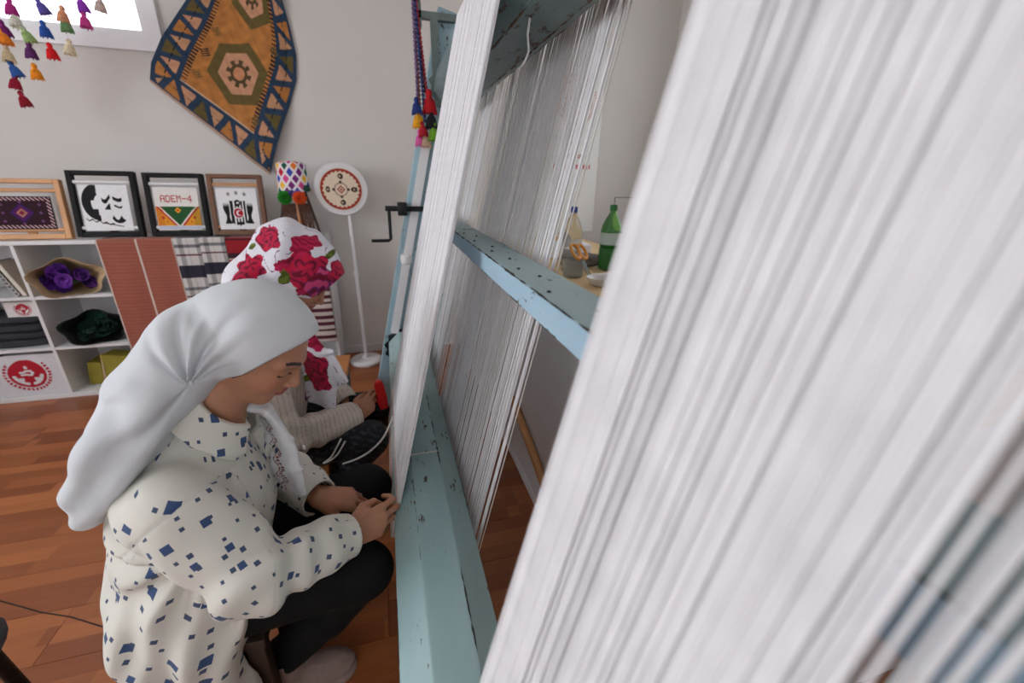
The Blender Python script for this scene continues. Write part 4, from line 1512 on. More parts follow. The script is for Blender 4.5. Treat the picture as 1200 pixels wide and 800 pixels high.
def ribbon_(P, pts, side, wid, thk, p=2.6):
    """flattened limb of cloth: spine pts, half width along side[i], half thickness"""
    pts = np.asarray(pts, np.float32)
    best = None
    for i in range(len(pts) - 1):
        a, b = pts[i], pts[i + 1]
        ba = b - a
        L_ = np.linalg.norm(ba)
        t = ba / L_
        q = P - a
        s = q @ t
        h = np.clip(s / L_, 0, 1)
        S = np.asarray(side[i], np.float32) * (1 - h[:, None]) + np.asarray(side[i + 1], np.float32) * h[:, None]
        S = S - (S @ t)[:, None] * t
        S = S / np.linalg.norm(S, axis=1)[:, None]
        Nn = np.cross(np.broadcast_to(t, S.shape), S)
        w = wid[i] + (wid[i + 1] - wid[i]) * h
        th = thk[i] + (thk[i + 1] - thk[i]) * h
        al = (s - h * L_)
        qa = np.abs(np.sum(q * S, 1)) / w
        qb = np.abs(np.sum(q * Nn, 1)) / th
        qc = np.abs(al) / th
        k = (qa ** p + qb ** p + qc ** p) ** (1 / p)
        d = (k - 1) * th
        best = d if best is None else smin(best, d, 0.008)
    return best


def sdf_mesh(fn, lo, hi, vox):
    lo, hi = np.asarray(lo, np.float32), np.asarray(hi, np.float32)
    B = 4
    nb = np.ceil((hi - lo) / (vox * B)).astype(int)
    n = nb * B
    bi = np.stack(np.meshgrid(*[np.arange(k) for k in nb], indexing='ij'), -1).reshape(-1, 3)
    cen = lo + (bi * B + (B - 1) / 2.0).astype(np.float32) * vox
    dc = np.concatenate([fn(c) for c in np.array_split(cen.astype(np.float32), max(1, len(cen) // 150000 + 1))])
    arr = np.full(tuple(n), 0, dtype=np.float32)
    arr[...] = np.repeat(np.repeat(np.repeat(dc.reshape(tuple(nb)), B, 0), B, 1), B, 2)
    near = bi[np.abs(dc) < vox * 7.0]
    off = np.stack(np.meshgrid(*[np.arange(B)] * 3, indexing='ij'), -1).reshape(-1, 3)
    idx = (near[:, None, :] * B + off[None]).reshape(-1, 3)
    for ch in np.array_split(idx, max(1, len(idx) // 200000 + 1)):
        arr[ch[:, 0], ch[:, 1], ch[:, 2]] = fn((lo + ch * vox).astype(np.float32))
    arr = np.clip(arr, -4 * vox, 4 * vox)
    arr[0], arr[-1], arr[:, 0], arr[:, -1], arr[:, :, 0], arr[:, :, -1] = [4 * vox] * 6
    g = openvdb.FloatGrid(4 * vox)
    g.copyFromArray(arr)
    P, Q = g.convertToQuads(0.0)
    return lo + P.astype(np.float32) * vox, Q[:, ::-1].astype(np.int32)


def sdf_obj(name, fn, lo, hi, vox, material, parent=None, dye=None, uv=None):
    P, F = sdf_mesh(fn, lo, hi, vox)
    org = np.zeros(3, np.float32) if parent is None else np.array(parent.location, np.float32)
    me = np_mesh(name, P - org, F)
    if dye is not None:
        set_dye(me, dye(P))
    if uv is not None:
        a = me.attributes.new('cloth_uv', 'FLOAT_VECTOR', 'POINT')
        u = uv(P).astype(np.float32)
        a.data.foreach_set('vector', np.ascontiguousarray(u).ravel())
    me.materials.append(material)
    o = bpy.data.objects.new(name, me)
    COL.objects.link(o)
    if parent is not None:
        o.parent = parent
    return o


def vnoise(P, s, seed=0):
    """cheap smooth noise in [-1,1]"""
    r = np.random.RandomState(seed)
    out = np.zeros(len(P), np.float32)
    for k in range(5):
        d = r.normal(size=3)
        d = d / np.linalg.norm(d) * s * r.uniform(0.6, 1.6)
        out += np.sin(P @ d.astype(np.float32) + r.uniform(0, 6.28))
    return out / 3.2


class Head:
    def __init__(s, c, pitch, yaw, roll=0.0, scale=1.0):
        cp, sp, cy, sy = math.cos(pitch), math.sin(pitch), math.cos(yaw), math.sin(yaw)
        s.F = V3(cp * cy, cp * sy, -sp)
        s.U = V3(sp * cy, sp * sy, cp)
        s.L = np.cross(s.U, s.F)
        if roll:
            L2 = s.L * math.cos(roll) + s.U * math.sin(roll)
            s.U = s.U * math.cos(roll) - s.L * math.sin(roll)
            s.L = L2
        s.c = np.asarray(c, np.float32)
        s.k = scale

    def loc(s, P):
        return ((P - s.c) @ np.stack([s.F, s.L, s.U]).T) / s.k

    def world(s, q):
        q = np.asarray(q, np.float32) * s.k
        return s.c + q[0] * s.F + q[1] * s.L + q[2] * s.U

    def sdf(s, P):
        q = s.loc(P)
        m = q.copy()
        m[:, 1] = np.abs(m[:, 1])
        d = ell_(q, (-0.012, 0, 0.030), (0.096, 0.076, 0.086))
        d = smin(d, ell_(q, (0.028, 0, -0.028), (0.062, 0.060, 0.084)), 0.03)
        d = smin(d, cap_(m, (-0.005, 0.052, -0.052), (0.055, 0.016, -0.096), 0.020, 0.017), 0.024)
        d = smin(d, cap_(q, (0.066, -0.008, -0.098), (0.066, 0.008, -0.098), 0.0175, 0.0175), 0.018)
        d = smin(d, ell_(m, (0.052, 0.036, -0.036), (0.028, 0.024, 0.030)), 0.022)
        d = smin(d, cap_(m, (0.081, 0.010, 0.022), (0.066, 0.050, 0.020), 0.0105, 0.010), 0.014)
        # eye sockets, lids
        d = smax(d, -ell_(m, (0.094, 0.032, -0.001), (0.014, 0.019, 0.012)), 0.012)
        d = smin(d, ell_(m, (0.0685, 0.032, -0.002), (0.0150, 0.0165, 0.0115)), 0.004)
        # nose
        d = smin(d, cap_(q, (0.082, 0, 0.012), (0.103, 0, -0.030), 0.0065, 0.0095), 0.011)
        d = smin(d, ell_(q, (0.104, 0, -0.0335), (0.0105, 0.0105, 0.0088)), 0.006)
        d = smin(d, ell_(m, (0.093, 0.0125, -0.037), (0.0105, 0.0068, 0.0068)), 0.005)
        # mouth
        d = smin(d, ell_(q, (0.076, 0, -0.062), (0.018, 0.026, 0.020)), 0.012)
        d = smin(d, ell_(q, (0.0925, 0, -0.0575), (0.0068, 0.021, 0.0052)), 0.004)
        d = smin(d, ell_(q, (0.0905, 0, -0.0685), (0.0072, 0.018, 0.0056)), 0.004)
        d = smax(d, -cap_(m, (0.100, 0.0, -0.0630), (0.086, 0.024, -0.0635), 0.0016, 0.0012), 0.003)
        return d * s.k

    def dye(s, P, skin, lipc, hairc, dark, edge=None):
        q = s.loc(P)
        m = np.abs(q[:, 1])
        c = np.empty((len(P), 3), np.float32)
        c[:] = skin
        n = vnoise(P, 90, 3)
        c *= (1 + 0.04 * n)[:, None]
        face = (q[:, 0] > 0.04) & (np.abs(q[:, 2]) < 0.13) & (m < 0.09)
        ch = np.exp(-((q[:, 0] - 0.07) ** 2 + (m - 0.042) ** 2 + (q[:, 2] + 0.035) ** 2) / 0.0006) * face
        c = c * (1 - 0.22 * ch[:, None] * np.array([0.0, 0.55, 0.45], np.float32))
        # brow: tapering arch
        u = (m - 0.010) / 0.042
        arch = 0.0225 + 0.0075 * np.sin(np.clip(u, 0, 1) * 2.2)
        brow = face & (u > 0) & (u < 1) & (np.abs(q[:, 2] - arch) < 0.0042 * (1 - 0.55 * np.clip(u, 0, 1)) + 0.0008)
        c[brow] = dark
        # lowered lids: lash line
        w = (m - 0.032) / 0.0185
        lash = face & (np.abs(w) < 1) & (np.abs(q[:, 2] - (-0.0085 + 0.0025 * w * w)) < 0.0021)
        c[lash] = dark * 0.7
        lip = face & (q[:, 0] > 0.078) & (np.hypot((m) / 0.024, (q[:, 2] + 0.0628) / 0.0125) < 1)
        c[lip] = lipc
        if edge is not None:
            c[edge(q) & (q[:, 2] > -0.13) & (m < 0.12)] = hairc
        return c


def hand_parts(w, d, t, right, curls, thumb, spread=1.0, s=1.0):
    """returns palm segments, finger chains. w wrist, d forward, t thumb side; curls per finger (mcp,pip,dip) radians"""
    w, d = np.asarray(w, np.float32), unit(d)
    t = np.asarray(t, np.float32)
    t = unit(t - (t @ d) * d)
    n = np.cross(d, t) if right else np.cross(t, d)
    W = lambda a, b, c: w + s * (a * d + b * t + c * n)
    mcp = [(0.086, 0.026, 0.0), (0.090, 0.0065, 0.003), (0.084, -0.0125, 0.001), (0.074, -0.0295, -0.004)]
    ln = [(0.042, 0.025, 0.020), (0.046, 0.029, 0.021), (0.042, 0.027, 0.020), (0.033, 0.020, 0.018)]
    rad = [(0.0092, 0.0084, 0.0077, 0.0066), (0.0094, 0.0086, 0.0079, 0.0068), (0.0090, 0.0082, 0.0075, 0.0065), (0.0080, 0.0072, 0.0066, 0.0058)]
    palm = []
    for k, (a, b, c) in enumerate(mcp):
        palm.append((W(0.004, b * 0.55, -0.002), W(a, b, c), 0.0165 * s, 0.0115 * s))
    palm.append((W(0.0, 0.010, 0), W(0.045, 0.022, -0.008), 0.018 * s, 0.016 * s))
    palm.append((W(0.015, -0.012, -0.004), W(0.055, -0.020, -0.008), 0.017 * s, 0.013 * s))
    fingers = []
    for k in range(4):
        a, b, c = mcp[k]
        p = W(a, b, c)
        pts = [p]
        ang = 0.0
        sp = (1.5 - k) * 0.05 * spread
        for j in range(3):
            ang += curls[k][j]
            dr = math.cos(ang) * d - math.sin(ang) * n + sp * t
            p = p + unit(dr) * ln[k][j] * s
            pts.append(p)
        fingers.append((pts, [r * s for r in rad[k]]))
    tp = [W(*q) for q in thumb]
    fingers.append((tp, [0.0150 * s, 0.0118 * s, 0.0102 * s, 0.0080 * s][:len(tp)]))
    return palm, fingers


def hand_sdf(P, parts):
    palm, fingers = parts
    d = None
    for a, b, ra, rb in palm:
        e = cap_(P, a, b, ra, rb)
        d = e if d is None else smin(d, e, 0.012)
    out = d
    for k, (pts, rad) in enumerate(fingers):
        f = chain_(P, pts, rad, 0.003)
        out = np.minimum(out, smin(d, f, 0.012 if k == 4 else 0.005))
    return out


def local_only(P, fn, c, r):
    """evaluate fn only near c; elsewhere a conservative distance"""
    dist = np.linalg.norm(P - np.asarray(c, np.float32), axis=1) - r
    out = np.maximum(dist, 0.0) + 0.012
    m = dist < 0.02
    if m.any():
        out[m] = fn(P[m])
    return out


M['skin'] = painted('skin', 0.5, 0.10, 900, 0.0, 0.4, 0.25)
M['scarf_white'] = mat('white_cotton_voile', (214, 218, 223), 0.9, 0.03, 10, 0.35, 700, sheen=0.2)
M['trousers'] = mat('black_jersey', (20, 20, 22), 0.85, 0.1, 30, 0.3, 500, spec=0.25)
M['boot'] = mat('dusty_pink_suede', (150, 128, 120), 0.85, 0.15, 30, 0.3, 300)
SKIN, LIP, HAIR, DARK = A(186, 134, 106), A(160, 92, 84), A(36, 28, 26), A(46, 34, 30)


def square_print():
    """cream shirt cloth printed with scattered blue squares of two sizes"""
    m, nt, b, N, L = nodes('cream_cotton_blue_squares')
    at = N('ShaderNodeAttribute'); at.attribute_name = 'cloth_uv'
    masks = []
    for (sc_, off_, th0, th1, keep, colr) in ((17.0, (0.3, 0.1, 0), 0.095, 0.16, 0.35, (58, 82, 124)), (27.0, (5.2, 3.7, 0), 0.085, 0.14, 0.12, (68, 82, 110))):
        mp = N('ShaderNodeMapping'); mp.inputs['Location'].default_value = off_; mp.inputs['Scale'].default_value = (sc_, sc_, sc_)
        mp.inputs['Rotation'].default_value = (0, 0, 0.22)
        L(at.outputs['Vector'], mp.inputs['Vector'])
        vo = N('ShaderNodeTexVoronoi'); vo.voronoi_dimensions = '2D'; vo.distance = 'CHEBYCHEV'; vo.feature = 'F1'
        vo.inputs['Scale'].default_value = 1.0; vo.inputs['Randomness'].default_value = 0.62
        L(mp.outputs[0], vo.inputs['Vector'])
        sp = N('ShaderNodeSeparateColor'); L(vo.outputs['Color'], sp.inputs[0])
        th = N('ShaderNodeMapRange'); th.inputs['To Min'].default_value = th0; th.inputs['To Max'].default_value = th1
        L(sp.outputs[0], th.inputs['Value'])
        lt = N('ShaderNodeMath'); lt.operation = 'LESS_THAN'; L(vo.outputs['Distance'], lt.inputs[0]); L(th.outputs['Result'], lt.inputs[1])
        kp = N('ShaderNodeMath'); kp.operation = 'GREATER_THAN'; kp.inputs[1].default_value = keep; L(sp.outputs[1], kp.inputs[0])
        an = N('ShaderNodeMath'); an.operation = 'MULTIPLY'; L(lt.outputs[0], an.inputs[0]); L(kp.outputs[0], an.inputs[1])
        masks.append((an, colr))
    prev = None
    for an, colr in masks:
        mx = N('ShaderNodeMix'); mx.data_type = 'RGBA'
        L(an.outputs[0], mx.inputs[0])
        if prev is None:
            mx.inputs[6].default_value = (*srgb(222, 219, 209), 1)
        else:
            L(prev.outputs[2], mx.inputs[6])
        mx.inputs[7].default_value = (*srgb(*colr), 1)
        prev = mx
    L(prev.outputs[2], b.inputs['Base Color'])
    b.inputs['Roughness'].default_value = 0.9
    b.inputs['Sheen Weight'].default_value = 0.1
    tc = N('ShaderNodeTexCoord')
    n2 = N('ShaderNodeTexNoise'); n2.inputs['Scale'].default_value = 600; L(tc.outputs['Object'], n2.inputs['Vector'])
    bp = N('ShaderNodeBump'); bp.inputs['Strength'].default_value = 0.25; bp.inputs['Distance'].default_value = 0.001
    L(n2.outputs['Fac'], bp.inputs['Height']); L(bp.outputs['Normal'], b.inputs['Normal'])
    return m


M['shirt'] = square_print()


def limb_uv(P, a, b, ref):
    a, b = np.asarray(a, np.float32), np.asarray(b, np.float32)
    t = unit(b - a)
    ref = np.asarray(ref, np.float32)
    e1 = unit(ref - (ref @ t) * t)
    e2 = np.cross(t, e1)
    q = P - a
    x, y = q @ e1, q @ e2
    return np.arctan2(y, x), q @ t, np.hypot(x, y)


# ================================================================== weaver in the plain white scarf
H1 = Head((-0.290, 0.950, 1.008), math.radians(39), math.radians(-12), 0.0, 1.0)
RW, RD = V3(-0.156, 0.856, 0.530), V3(0.84, 0.52, -0.14)
rh1 = hand_parts(RW, RD, (-0.15, 0.35, 0.92), True, [(0.22, 1.10, 0.55), (0.30, 1.35, 0.7), (0.40, 1.40, 0.7), (0.52, 1.30, 0.7)],
                 [(0.022, 0.020, -0.010), (0.055, 0.040, -0.022), (0.088, 0.036, -0.034), (0.108, 0.022, -0.042)], 1.3, 1.06)
LW, LD = V3(-0.248, 1.030, 0.520), V3(0.95, -0.12, -0.22)
lh1 = hand_parts(LW, LD, (-0.15, -0.95, -0.15), False, [(0.45, 0.85, 0.5), (0.5, 0.95, 0.5), (0.6, 0.95, 0.5), (0.65, 0.9, 0.5)],
                 [(0.022, 0.022, -0.008), (0.052, 0.046, -0.020), (0.082, 0.052, -0.034), (0.104, 0.046, -0.046)], 1.3, 1.04)
RS, RE = V3(-0.440, 0.785, 0.745), V3(-0.318, 0.725, 0.598)
LS, LE = V3(-0.415, 1.085, 0.745), V3(-0.40, 1.175, 0.545)
NB = V3(-0.415, 0.940, 0.835)


def body1(P):
    d = local_only(P, H1.sdf, H1.c, 0.15)
    d = smin(d, chain_(P, [H1.world((-0.028, 0, -0.05)), NB], [0.050, 0.060]), 0.02)
    d = smin(d, chain_(P, [NB, V3(-0.48, 0.93, 0.66), V3(-0.54, 0.915, 0.46)], [0.055, 0.07, 0.07]), 0.03)
    for S_, E_, W_, D_ in ((RS, RE, RW, RD), (LS, LE, LW, LD)):
        d = smin(d, chain_(P, [NB + V3(-0.02, 0, -0.06), S_, E_], [0.04, 0.045, 0.036]), 0.02)
        d = smin(d, chain_(P, [E_, E_ * 0.6 + W_ * 0.4, W_, W_ + 0.02 * unit(D_)], [0.036, 0.036, 0.0265, 0.024]), 0.015)
    d = smin(d, local_only(P, lambda q: hand_sdf(q, rh1), RW + 0.08 * unit(RD), 0.13), 0.010)
    d = smin(d, local_only(P, lambda q: hand_sdf(q, lh1), LW + 0.08 * unit(LD), 0.13), 0.010)
    return d


# lower edge of the scarf in head coordinates: forehead tip, cheek, below the ear, knot
EX = [-0.25, -0.10, -0.048, -0.028, -0.010, 0.019, 0.042, 0.057, 0.080, 0.110]
EZ = [-0.085, -0.082, -0.078, -0.074, -0.067, -0.028, 0.028, 0.060, 0.100, 0.165]
KW = V3(-0.388, 0.885, 0.978)


def edge1(q):
    ze = np.interp(q[:, 0], EX, EZ)
    sl = np.interp(q[:, 0], [-0.03, 0.02, 0.06], [0.95, 0.45, 0.48])
    return (ze - q[:, 2]) * sl


M['p1'] = None
p1 = sdf_obj('person', body1, (-0.66, 0.64, 0.36), (0.03, 1.27, 1.16), 0.0024, M['skin'],
             None, lambda P: H1.dye(P, SKIN, LIP, HAIR, DARK, lambda q: (edge1(q) < 0.003) & (q[:, 2] > -0.05)))
tag(p1, 'person in plain white headscarf and cream shirt with blue squares tying knots', 'person')


def scarf1(P):
    q = H1.loc(P)
    e = ell_(q, (-0.012, 0, 0.036), (0.119, 0.096, 0.104))
    e = smin(e, ell_(q, (-0.030, 0, -0.020), (0.082, 0.086, 0.076)), 0.03)
    kx, kz = P[:, 0] - KW[0], P[:, 2] - KW[2]
    rad = np.hypot(kx, kz)
    ang = np.arctan2(kz, kx)
    fold = 0.0018 * vnoise(P, 55, 9)
    e = e - fold
    shell = smax(e, -(e + np.interp(q[:, 0], [-0.01, 0.04], [0.026, 0.0075])), 0.003)
    capd = smax(shell, edge1(q), 0.004) * H1.k
    # long back drape
    pts = [V3(-0.345, 0.955, 1.060), V3(-0.400, 0.945, 1.025), V3(-0.470, 0.93, 0.940), V3(-0.535, 0.915, 0.850), V3(-0.583, 0.905, 0.778), V3(-0.606, 0.900, 0.728)]
    sd = [V3(0, 1, 0)] * 6
    dr = ribbon_(P, pts, sd, [0.060, 0.098, 0.122, 0.130, 0.128, 0.110], [0.075, 0.080, 0.074, 0.066, 0.056, 0.034], 2.3)
    a = (P[:, 1] - 0.9)
    ln = (P[:, 0] + 0.4) * -0.6 + (P[:, 2] - 1.0) * -0.8
    g = np.clip(ln / 0.10, 0, 1) * np.clip((0.34 - ln) / 0.12, 0.0, 1)
    cr = (P[:, 0] + 0.4) * 0.77 - (P[:, 2] - 1.0) * 0.64
    wv_ = 1.2 * np.sin(ln * 14 + 1.0) + 0.8 * np.sin(ln * 31)
    dr = dr - g * (0.0050 * np.sin(a * 62 + 5 * ln + 1.0) + 0.0045 * np.sin(cr * 58 + wv_) + 0.0032 * np.sin(cr * 103 - wv_ * 1.3 + a * 20) + 0.0030 * vnoise(P, 45, 8))
    dd = smin(capd, dr, 0.016)
    # pinched gathers fanning out of the knot over cap and drape alike
    near = np.clip((0.95 - P[:, 1]) / 0.08, 0, 1) * np.clip(1 - rad / 0.22, 0, 1)
    pin = 0.0115 * np.exp(-((ang - 1.16 + 1.6 * rad) / 0.085) ** 2) - 0.0060 * np.exp(-((ang - 0.92 + 1.2 * rad) / 0.10) ** 2)
    pin += 0.0080 * np.exp(-((ang - 0.66 + 0.6 * rad) / 0.07) ** 2) * np.clip(1 - rad / 0.15, 0, 1)
    pin += 0.0055 * np.exp(-((ang - 0.34) / 0.06) ** 2) * np.clip(1 - rad / 0.11, 0, 1)
    pin += 0.0045 * np.exp(-((ang - 0.12) / 0.05) ** 2) * np.clip(1 - rad / 0.09, 0, 1)
    pin += 0.0100 * np.exp(-((ang - 1.62) / 0.10) ** 2) - 0.0080 * np.exp(-((ang - 1.38 + 0.6 * rad) / 0.09) ** 2)
    pin += 0.0060 * np.exp(-((ang - 2.15) / 0.10) ** 2) - 0.0045 * np.exp(-((ang - 1.90) / 0.10) ** 2)
    pin += 0.0060 * np.exp(-((np.mod(ang, 6.283) - 3.95) / 0.12) ** 2)
    return dd + pin * near * np.clip(rad / 0.014, 0.2, 1)


sdf_obj('headscarf', scarf1, (-0.76, 0.72, 0.58), (-0.12, 1.12, 1.19), 0.0026, M['scarf_white'], p1)


def tail1(P):
    pts = [V3(-0.375, 0.985, 0.885), V3(-0.318, 0.985, 0.835), V3(-0.292, 0.975, 0.755), V3(-0.283, 0.965, 0.675), V3(-0.282, 0.962, 0.605)]
    sd = [V3(0.3, -1, 0), V3(0.5, -0.85, 0), V3(0.8, -0.6, 0), V3(0.85, -0.5, 0), V3(0.85, -0.5, 0)]
    d = ribbon_(P, pts, sd, [0.035, 0.042, 0.043, 0.046, 0.030], [0.014, 0.013, 0.011, 0.010, 0.007], 2.4)
    return d - 0.003 * np.sin(P[:, 0] * 120 + P[:, 2] * 14) - 0.002 * vnoise(P, 70, 2)


def tail1_dye(P):
    c = np.empty((len(P), 3), np.float32)
    c[:] = A(226, 226, 228)
    lx = -0.312 + 0.006 * np.sin(P[:, 2] * 160) + (0.80 - P[:, 2]) * 0.06
    m = (np.abs(P[:, 0] - lx) < 0.0042) & (P[:, 2] < 0.845)
    c[m & (np.mod(P[:, 2] * 140, 1) < 0.6)] = A(124, 52, 58)
    m2 = (np.abs(P[:, 0] - lx + 0.009) < 0.0015) & (P[:, 2] < 0.845)
    c[m2] = A(150, 100, 98)
    return c


sdf_obj('scarf_end', tail1, (-0.44, 0.88, 0.56), (-0.20, 1.05, 0.93), 0.0024, M['dye'], p1, tail1_dye)

# ---- shirt
CUFF_R, CUFF_L = RW - 0.006 * unit(RD), LW - 0.004 * unit(LD)


def sleeve_fold(P, S_, E_, W_, seed):
    u1, v1, _ = limb_uv(P, S_, E_, (0, 0, 1))
    u2, v2, _ = limb_uv(P, E_, W_, (0, 0, 1))
    L1 = np.linalg.norm(E_ - S_)
    f = 0.0075 * np.sin(v1 * 62 + 2.2 * np.sin(u1 * 1.0 + seed) + seed) * np.exp(-((v1 - L1) / 0.07) ** 2)
    f += 0.0065 * np.sin(v2 * 80 + 1.8 * np.sin(u2 + seed)) * np.exp(-((v2 - 0.06) / 0.07) ** 2)
    f += 0.0045 * np.sin(v1 * 34 + 1.6 * np.sin(u1 * 2 + seed)) * np.exp(-((v1 - 0.05) / 0.08) ** 2)
    return f


def shirt1(P):
    d = ell_(P, (-0.475, 0.930, 0.640), (0.150, 0.180, 0.190))
    d = smin(d, cap_(P, (-0.462, 0.800, 0.735), (-0.440, 1.075, 0.735), 0.072, 0.072), 0.06)
    d = smin(d, cap_(P, NB + V3(-0.012, 0, 0.0), (-0.47, 0.93, 0.74), 0.074, 0.10), 0.05)
    d = smin(d, ell_(P, (-0.510, 0.905, 0.470), (0.150, 0.190, 0.170)), 0.06)
    d = smin(d, ell_(P, (-0.502, 0.875, 0.300), (0.132, 0.195, 0.24)), 0.06)
    # skirts of the shirt hanging round the stool
    bq_ = np.abs(P - V3(-0.510, 0.886, 0.28)) - V3(0.046, 0.096, 0.125)
    d = smin(d, np.linalg.norm(np.maximum(bq_, 0), axis=1) + np.minimum(bq_.max(1), 0) - 0.070, 0.03)
    # hanging tail of the shirt by the near hip
    d = smin(d, ribbon_(P, [V3(-0.42, 0.765, 0.54), V3(-0.462, 0.735, 0.40), V3(-0.520, 0.705, 0.10)], [V3(1, 0.1, 0)] * 3, [0.06, 0.072, 0.090], [0.034, 0.030, 0.024], 3.0), 0.03)
    bx, bz = P[:, 0] + 0.5, P[:, 2] - 0.45
    low = np.clip((0.66 - P[:, 2]) / 0.25, 0, 1)
    d = d - low * (0.0095 * np.sin(P[:, 0] * 50 + P[:, 2] * 15 + P[:, 1] * 8) + 0.0060 * np.sin(P[:, 0] * 82 - P[:, 2] * 30 + 2)) - 0.0040 * vnoise(P, 34, 5) - 0.0020 * vnoise(P, 80, 6)
    # creases running from the armpit down to the waist
    ar = np.hypot(P[:, 0] + 0.42, P[:, 2] - 0.66)
    an = np.arctan2(P[:, 2] - 0.66, P[:, 0] + 0.42)
    d = d - 0.0085 * np.sin(an * 11 + 6 * ar) * np.exp(-((ar - 0.12) / 0.09) ** 2) * np.clip((0.86 - P[:, 1]) / 0.08, 0, 1)
    for S_, E_, W_, sd_ in ((RS, RE, CUFF_R, 0.5), (LS, LE, CUFF_L, 2.0)):
        sl = chain_(P, [S_, E_, E_ * 0.35 + W_ * 0.65, W_], [0.082, 0.074, 0.060, 0.052], 0.02)
        sl = sl - sleeve_fold(P, S_, E_, W_, sd_)
        # shirt cuff with a step and an open end
        t = unit(W_ - E_)
        s = (P - W_) @ t
        cuff = cap_(P, W_ - 0.045 * t, W_ + 0.012 * t, 0.0545, 0.0520)
        cuff = smax(np.maximum(cuff, s - 0.008), -(s + 0.050), 0.002)
        sl = smax(sl, s - 0.002, 0.003)
        sl = np.minimum(sl, cuff)
        bore = cap_(P, W_ - 0.055 * t, W_ + 0.06 * t, 0.0455, 0.0465)
        sl = smax(sl, -bore, 0.003)
        # seam where the sleeve is set in
        d = smin(d, sl, 0.022)
    q = (P - RS)
    seam = np.abs(q @ unit(RE - RS) - 0.004)
    d = d + 0.0022 * np.exp(-(seam / 0.0035) ** 2) * (np.linalg.norm(q, axis=1) < 0.125)
    # neck hole, hem, lap opening
    ax = unit(H1.world((-0.028, 0, -0.05)) - NB)
    d = smax(d, -cap_(P, NB + 0.02 * ax, NB + 0.2 * ax, 0.064, 0.075), 0.006)
    # hollow under the seat, open to the front: the cloth hangs clear of the stool
    cv_ = np.maximum(np.maximum(-0.589 - P[:, 0], np.abs(P[:, 1] - 0.885) - 0.119), P[:, 2] - 0.348)
    d = smax(d, -cv_, 0.004)
    hem = 0.135 + 0.02 * np.sin(P[:, 0] * 18)
    d = smax(d, hem - P[:, 2], 0.004)
    return d


def shirt1_uv(P):
    t = unit(V3(-0.07, 0, -0.38))
    u, v, r = limb_uv(P, V3(-0.47, 0.93, 0.75), V3(-0.55, 0.91, 0.35), (1, 0.5, 0))
    out = np.stack([u * 0.17, v, np.zeros_like(u)], -1)
    for k, (S_, E_, W_) in enumerate(((RS, RE, CUFF_R), (LS, LE, CUFF_L))):
        u1, v1, r1 = limb_uv(P, S_, E_, (1, 0.4, 0.3))
        u2, v2, r2 = limb_uv(P, E_, W_, (0, 0.3, -1))
        L1 = np.linalg.norm(E_ - S_)
        m1 = (r1 < 0.105) & (v1 > 0.006) & (v1 < L1 + 0.09)
        m2 = (r2 < 0.09) & (v2 > 0.0) & (v1 > L1 * 0.55)
        out[m1] = np.stack([u1 * 0.078 + 3 + k, v1, 0 * u1], -1)[m1]
        out[m2] = np.stack([u2 * 0.060 + 7 + k, v2, 0 * u2], -1)[m2]
    return out


shirt_o = sdf_obj('shirt', shirt1, (-0.76, 0.58, 0.09), (-0.06, 1.30, 0.90), 0.0034, M['shirt'], p1, None, shirt1_uv)


def collar_fn(NBp, ax, fwd, r_top, r_low, ymid):
    ax = unit(ax)
    e1 = unit(np.asarray(fwd, np.float32) - (np.asarray(fwd, np.float32) @ ax) * ax)
    e2 = np.cross(ax, e1)
    def f(P):
        q = P - NBp
        h = q @ ax
        x, y = q @ e1, q @ e2
        r = np.hypot(x, y)
        a = np.abs(np.arctan2(y, x))
        tgt = r_top + (r_low - r_top) * np.clip((0.036 - h) / 0.05, 0, 1) ** 1.2
        d = np.abs(r - tgt) - 0.0044
        low = -0.018 - 0.026 * np.clip(1.3 - a, 0, 1)
        d = np.maximum(d, h - 0.036)
        d = np.maximum(d, low - h)
        d = np.maximum(d, (0.50 - a) * r)
        return d - 0.001
    return f


ax1 = H1.world((-0.028, 0, -0.05)) - NB
sdf_obj('collar', collar_fn(V3(-0.392, 0.94, 0.862), V3(0.72, -0.05, 0.69), (1, 0, -1), 0.066, 0.100, 0), (-0.56, 0.80, 0.70), (-0.24, 1.08, 0.99), 0.0026, M['shirt'], shirt_o, None,
        lambda P: np.stack([P[:, 0] + P[:, 1] * 0.7 + 11, P[:, 2], 0 * P[:, 0]], -1))

# ---- trousers and boots
RH, RK, RA = V3(-0.53, 0.815, 0.445), V3(-0.134, 0.868, 0.392), V3(-0.375, 0.885, 0.125)
LH, LK, LA = V3(-0.52, 1.000, 0.445), V3(-0.131, 1.135, 0.440), V3(-0.32, 1.13, 0.115)


def trousers_fn(hip, legs):
    def f(P):
        d = ell_(P, hip, (0.125, 0.165, 0.09))
        for H_, K_, A_ in legs:
            d = smin(d, chain_(P, [H_, K_, K_ * 0.55 + A_ * 0.45, A_], [0.088, 0.068, 0.062, 0.047], 0.02), 0.03)
        return d - 0.0025 * vnoise(P, 40, 4)
    return f


sdf_obj('trousers', trousers_fn((-0.545, 0.908, 0.440), ((RH, RK, RA), (LH, LK, LA))), (-0.70, 0.70, 0.05), (-0.03, 1.24, 0.56), 0.0042, M['trousers'], p1)


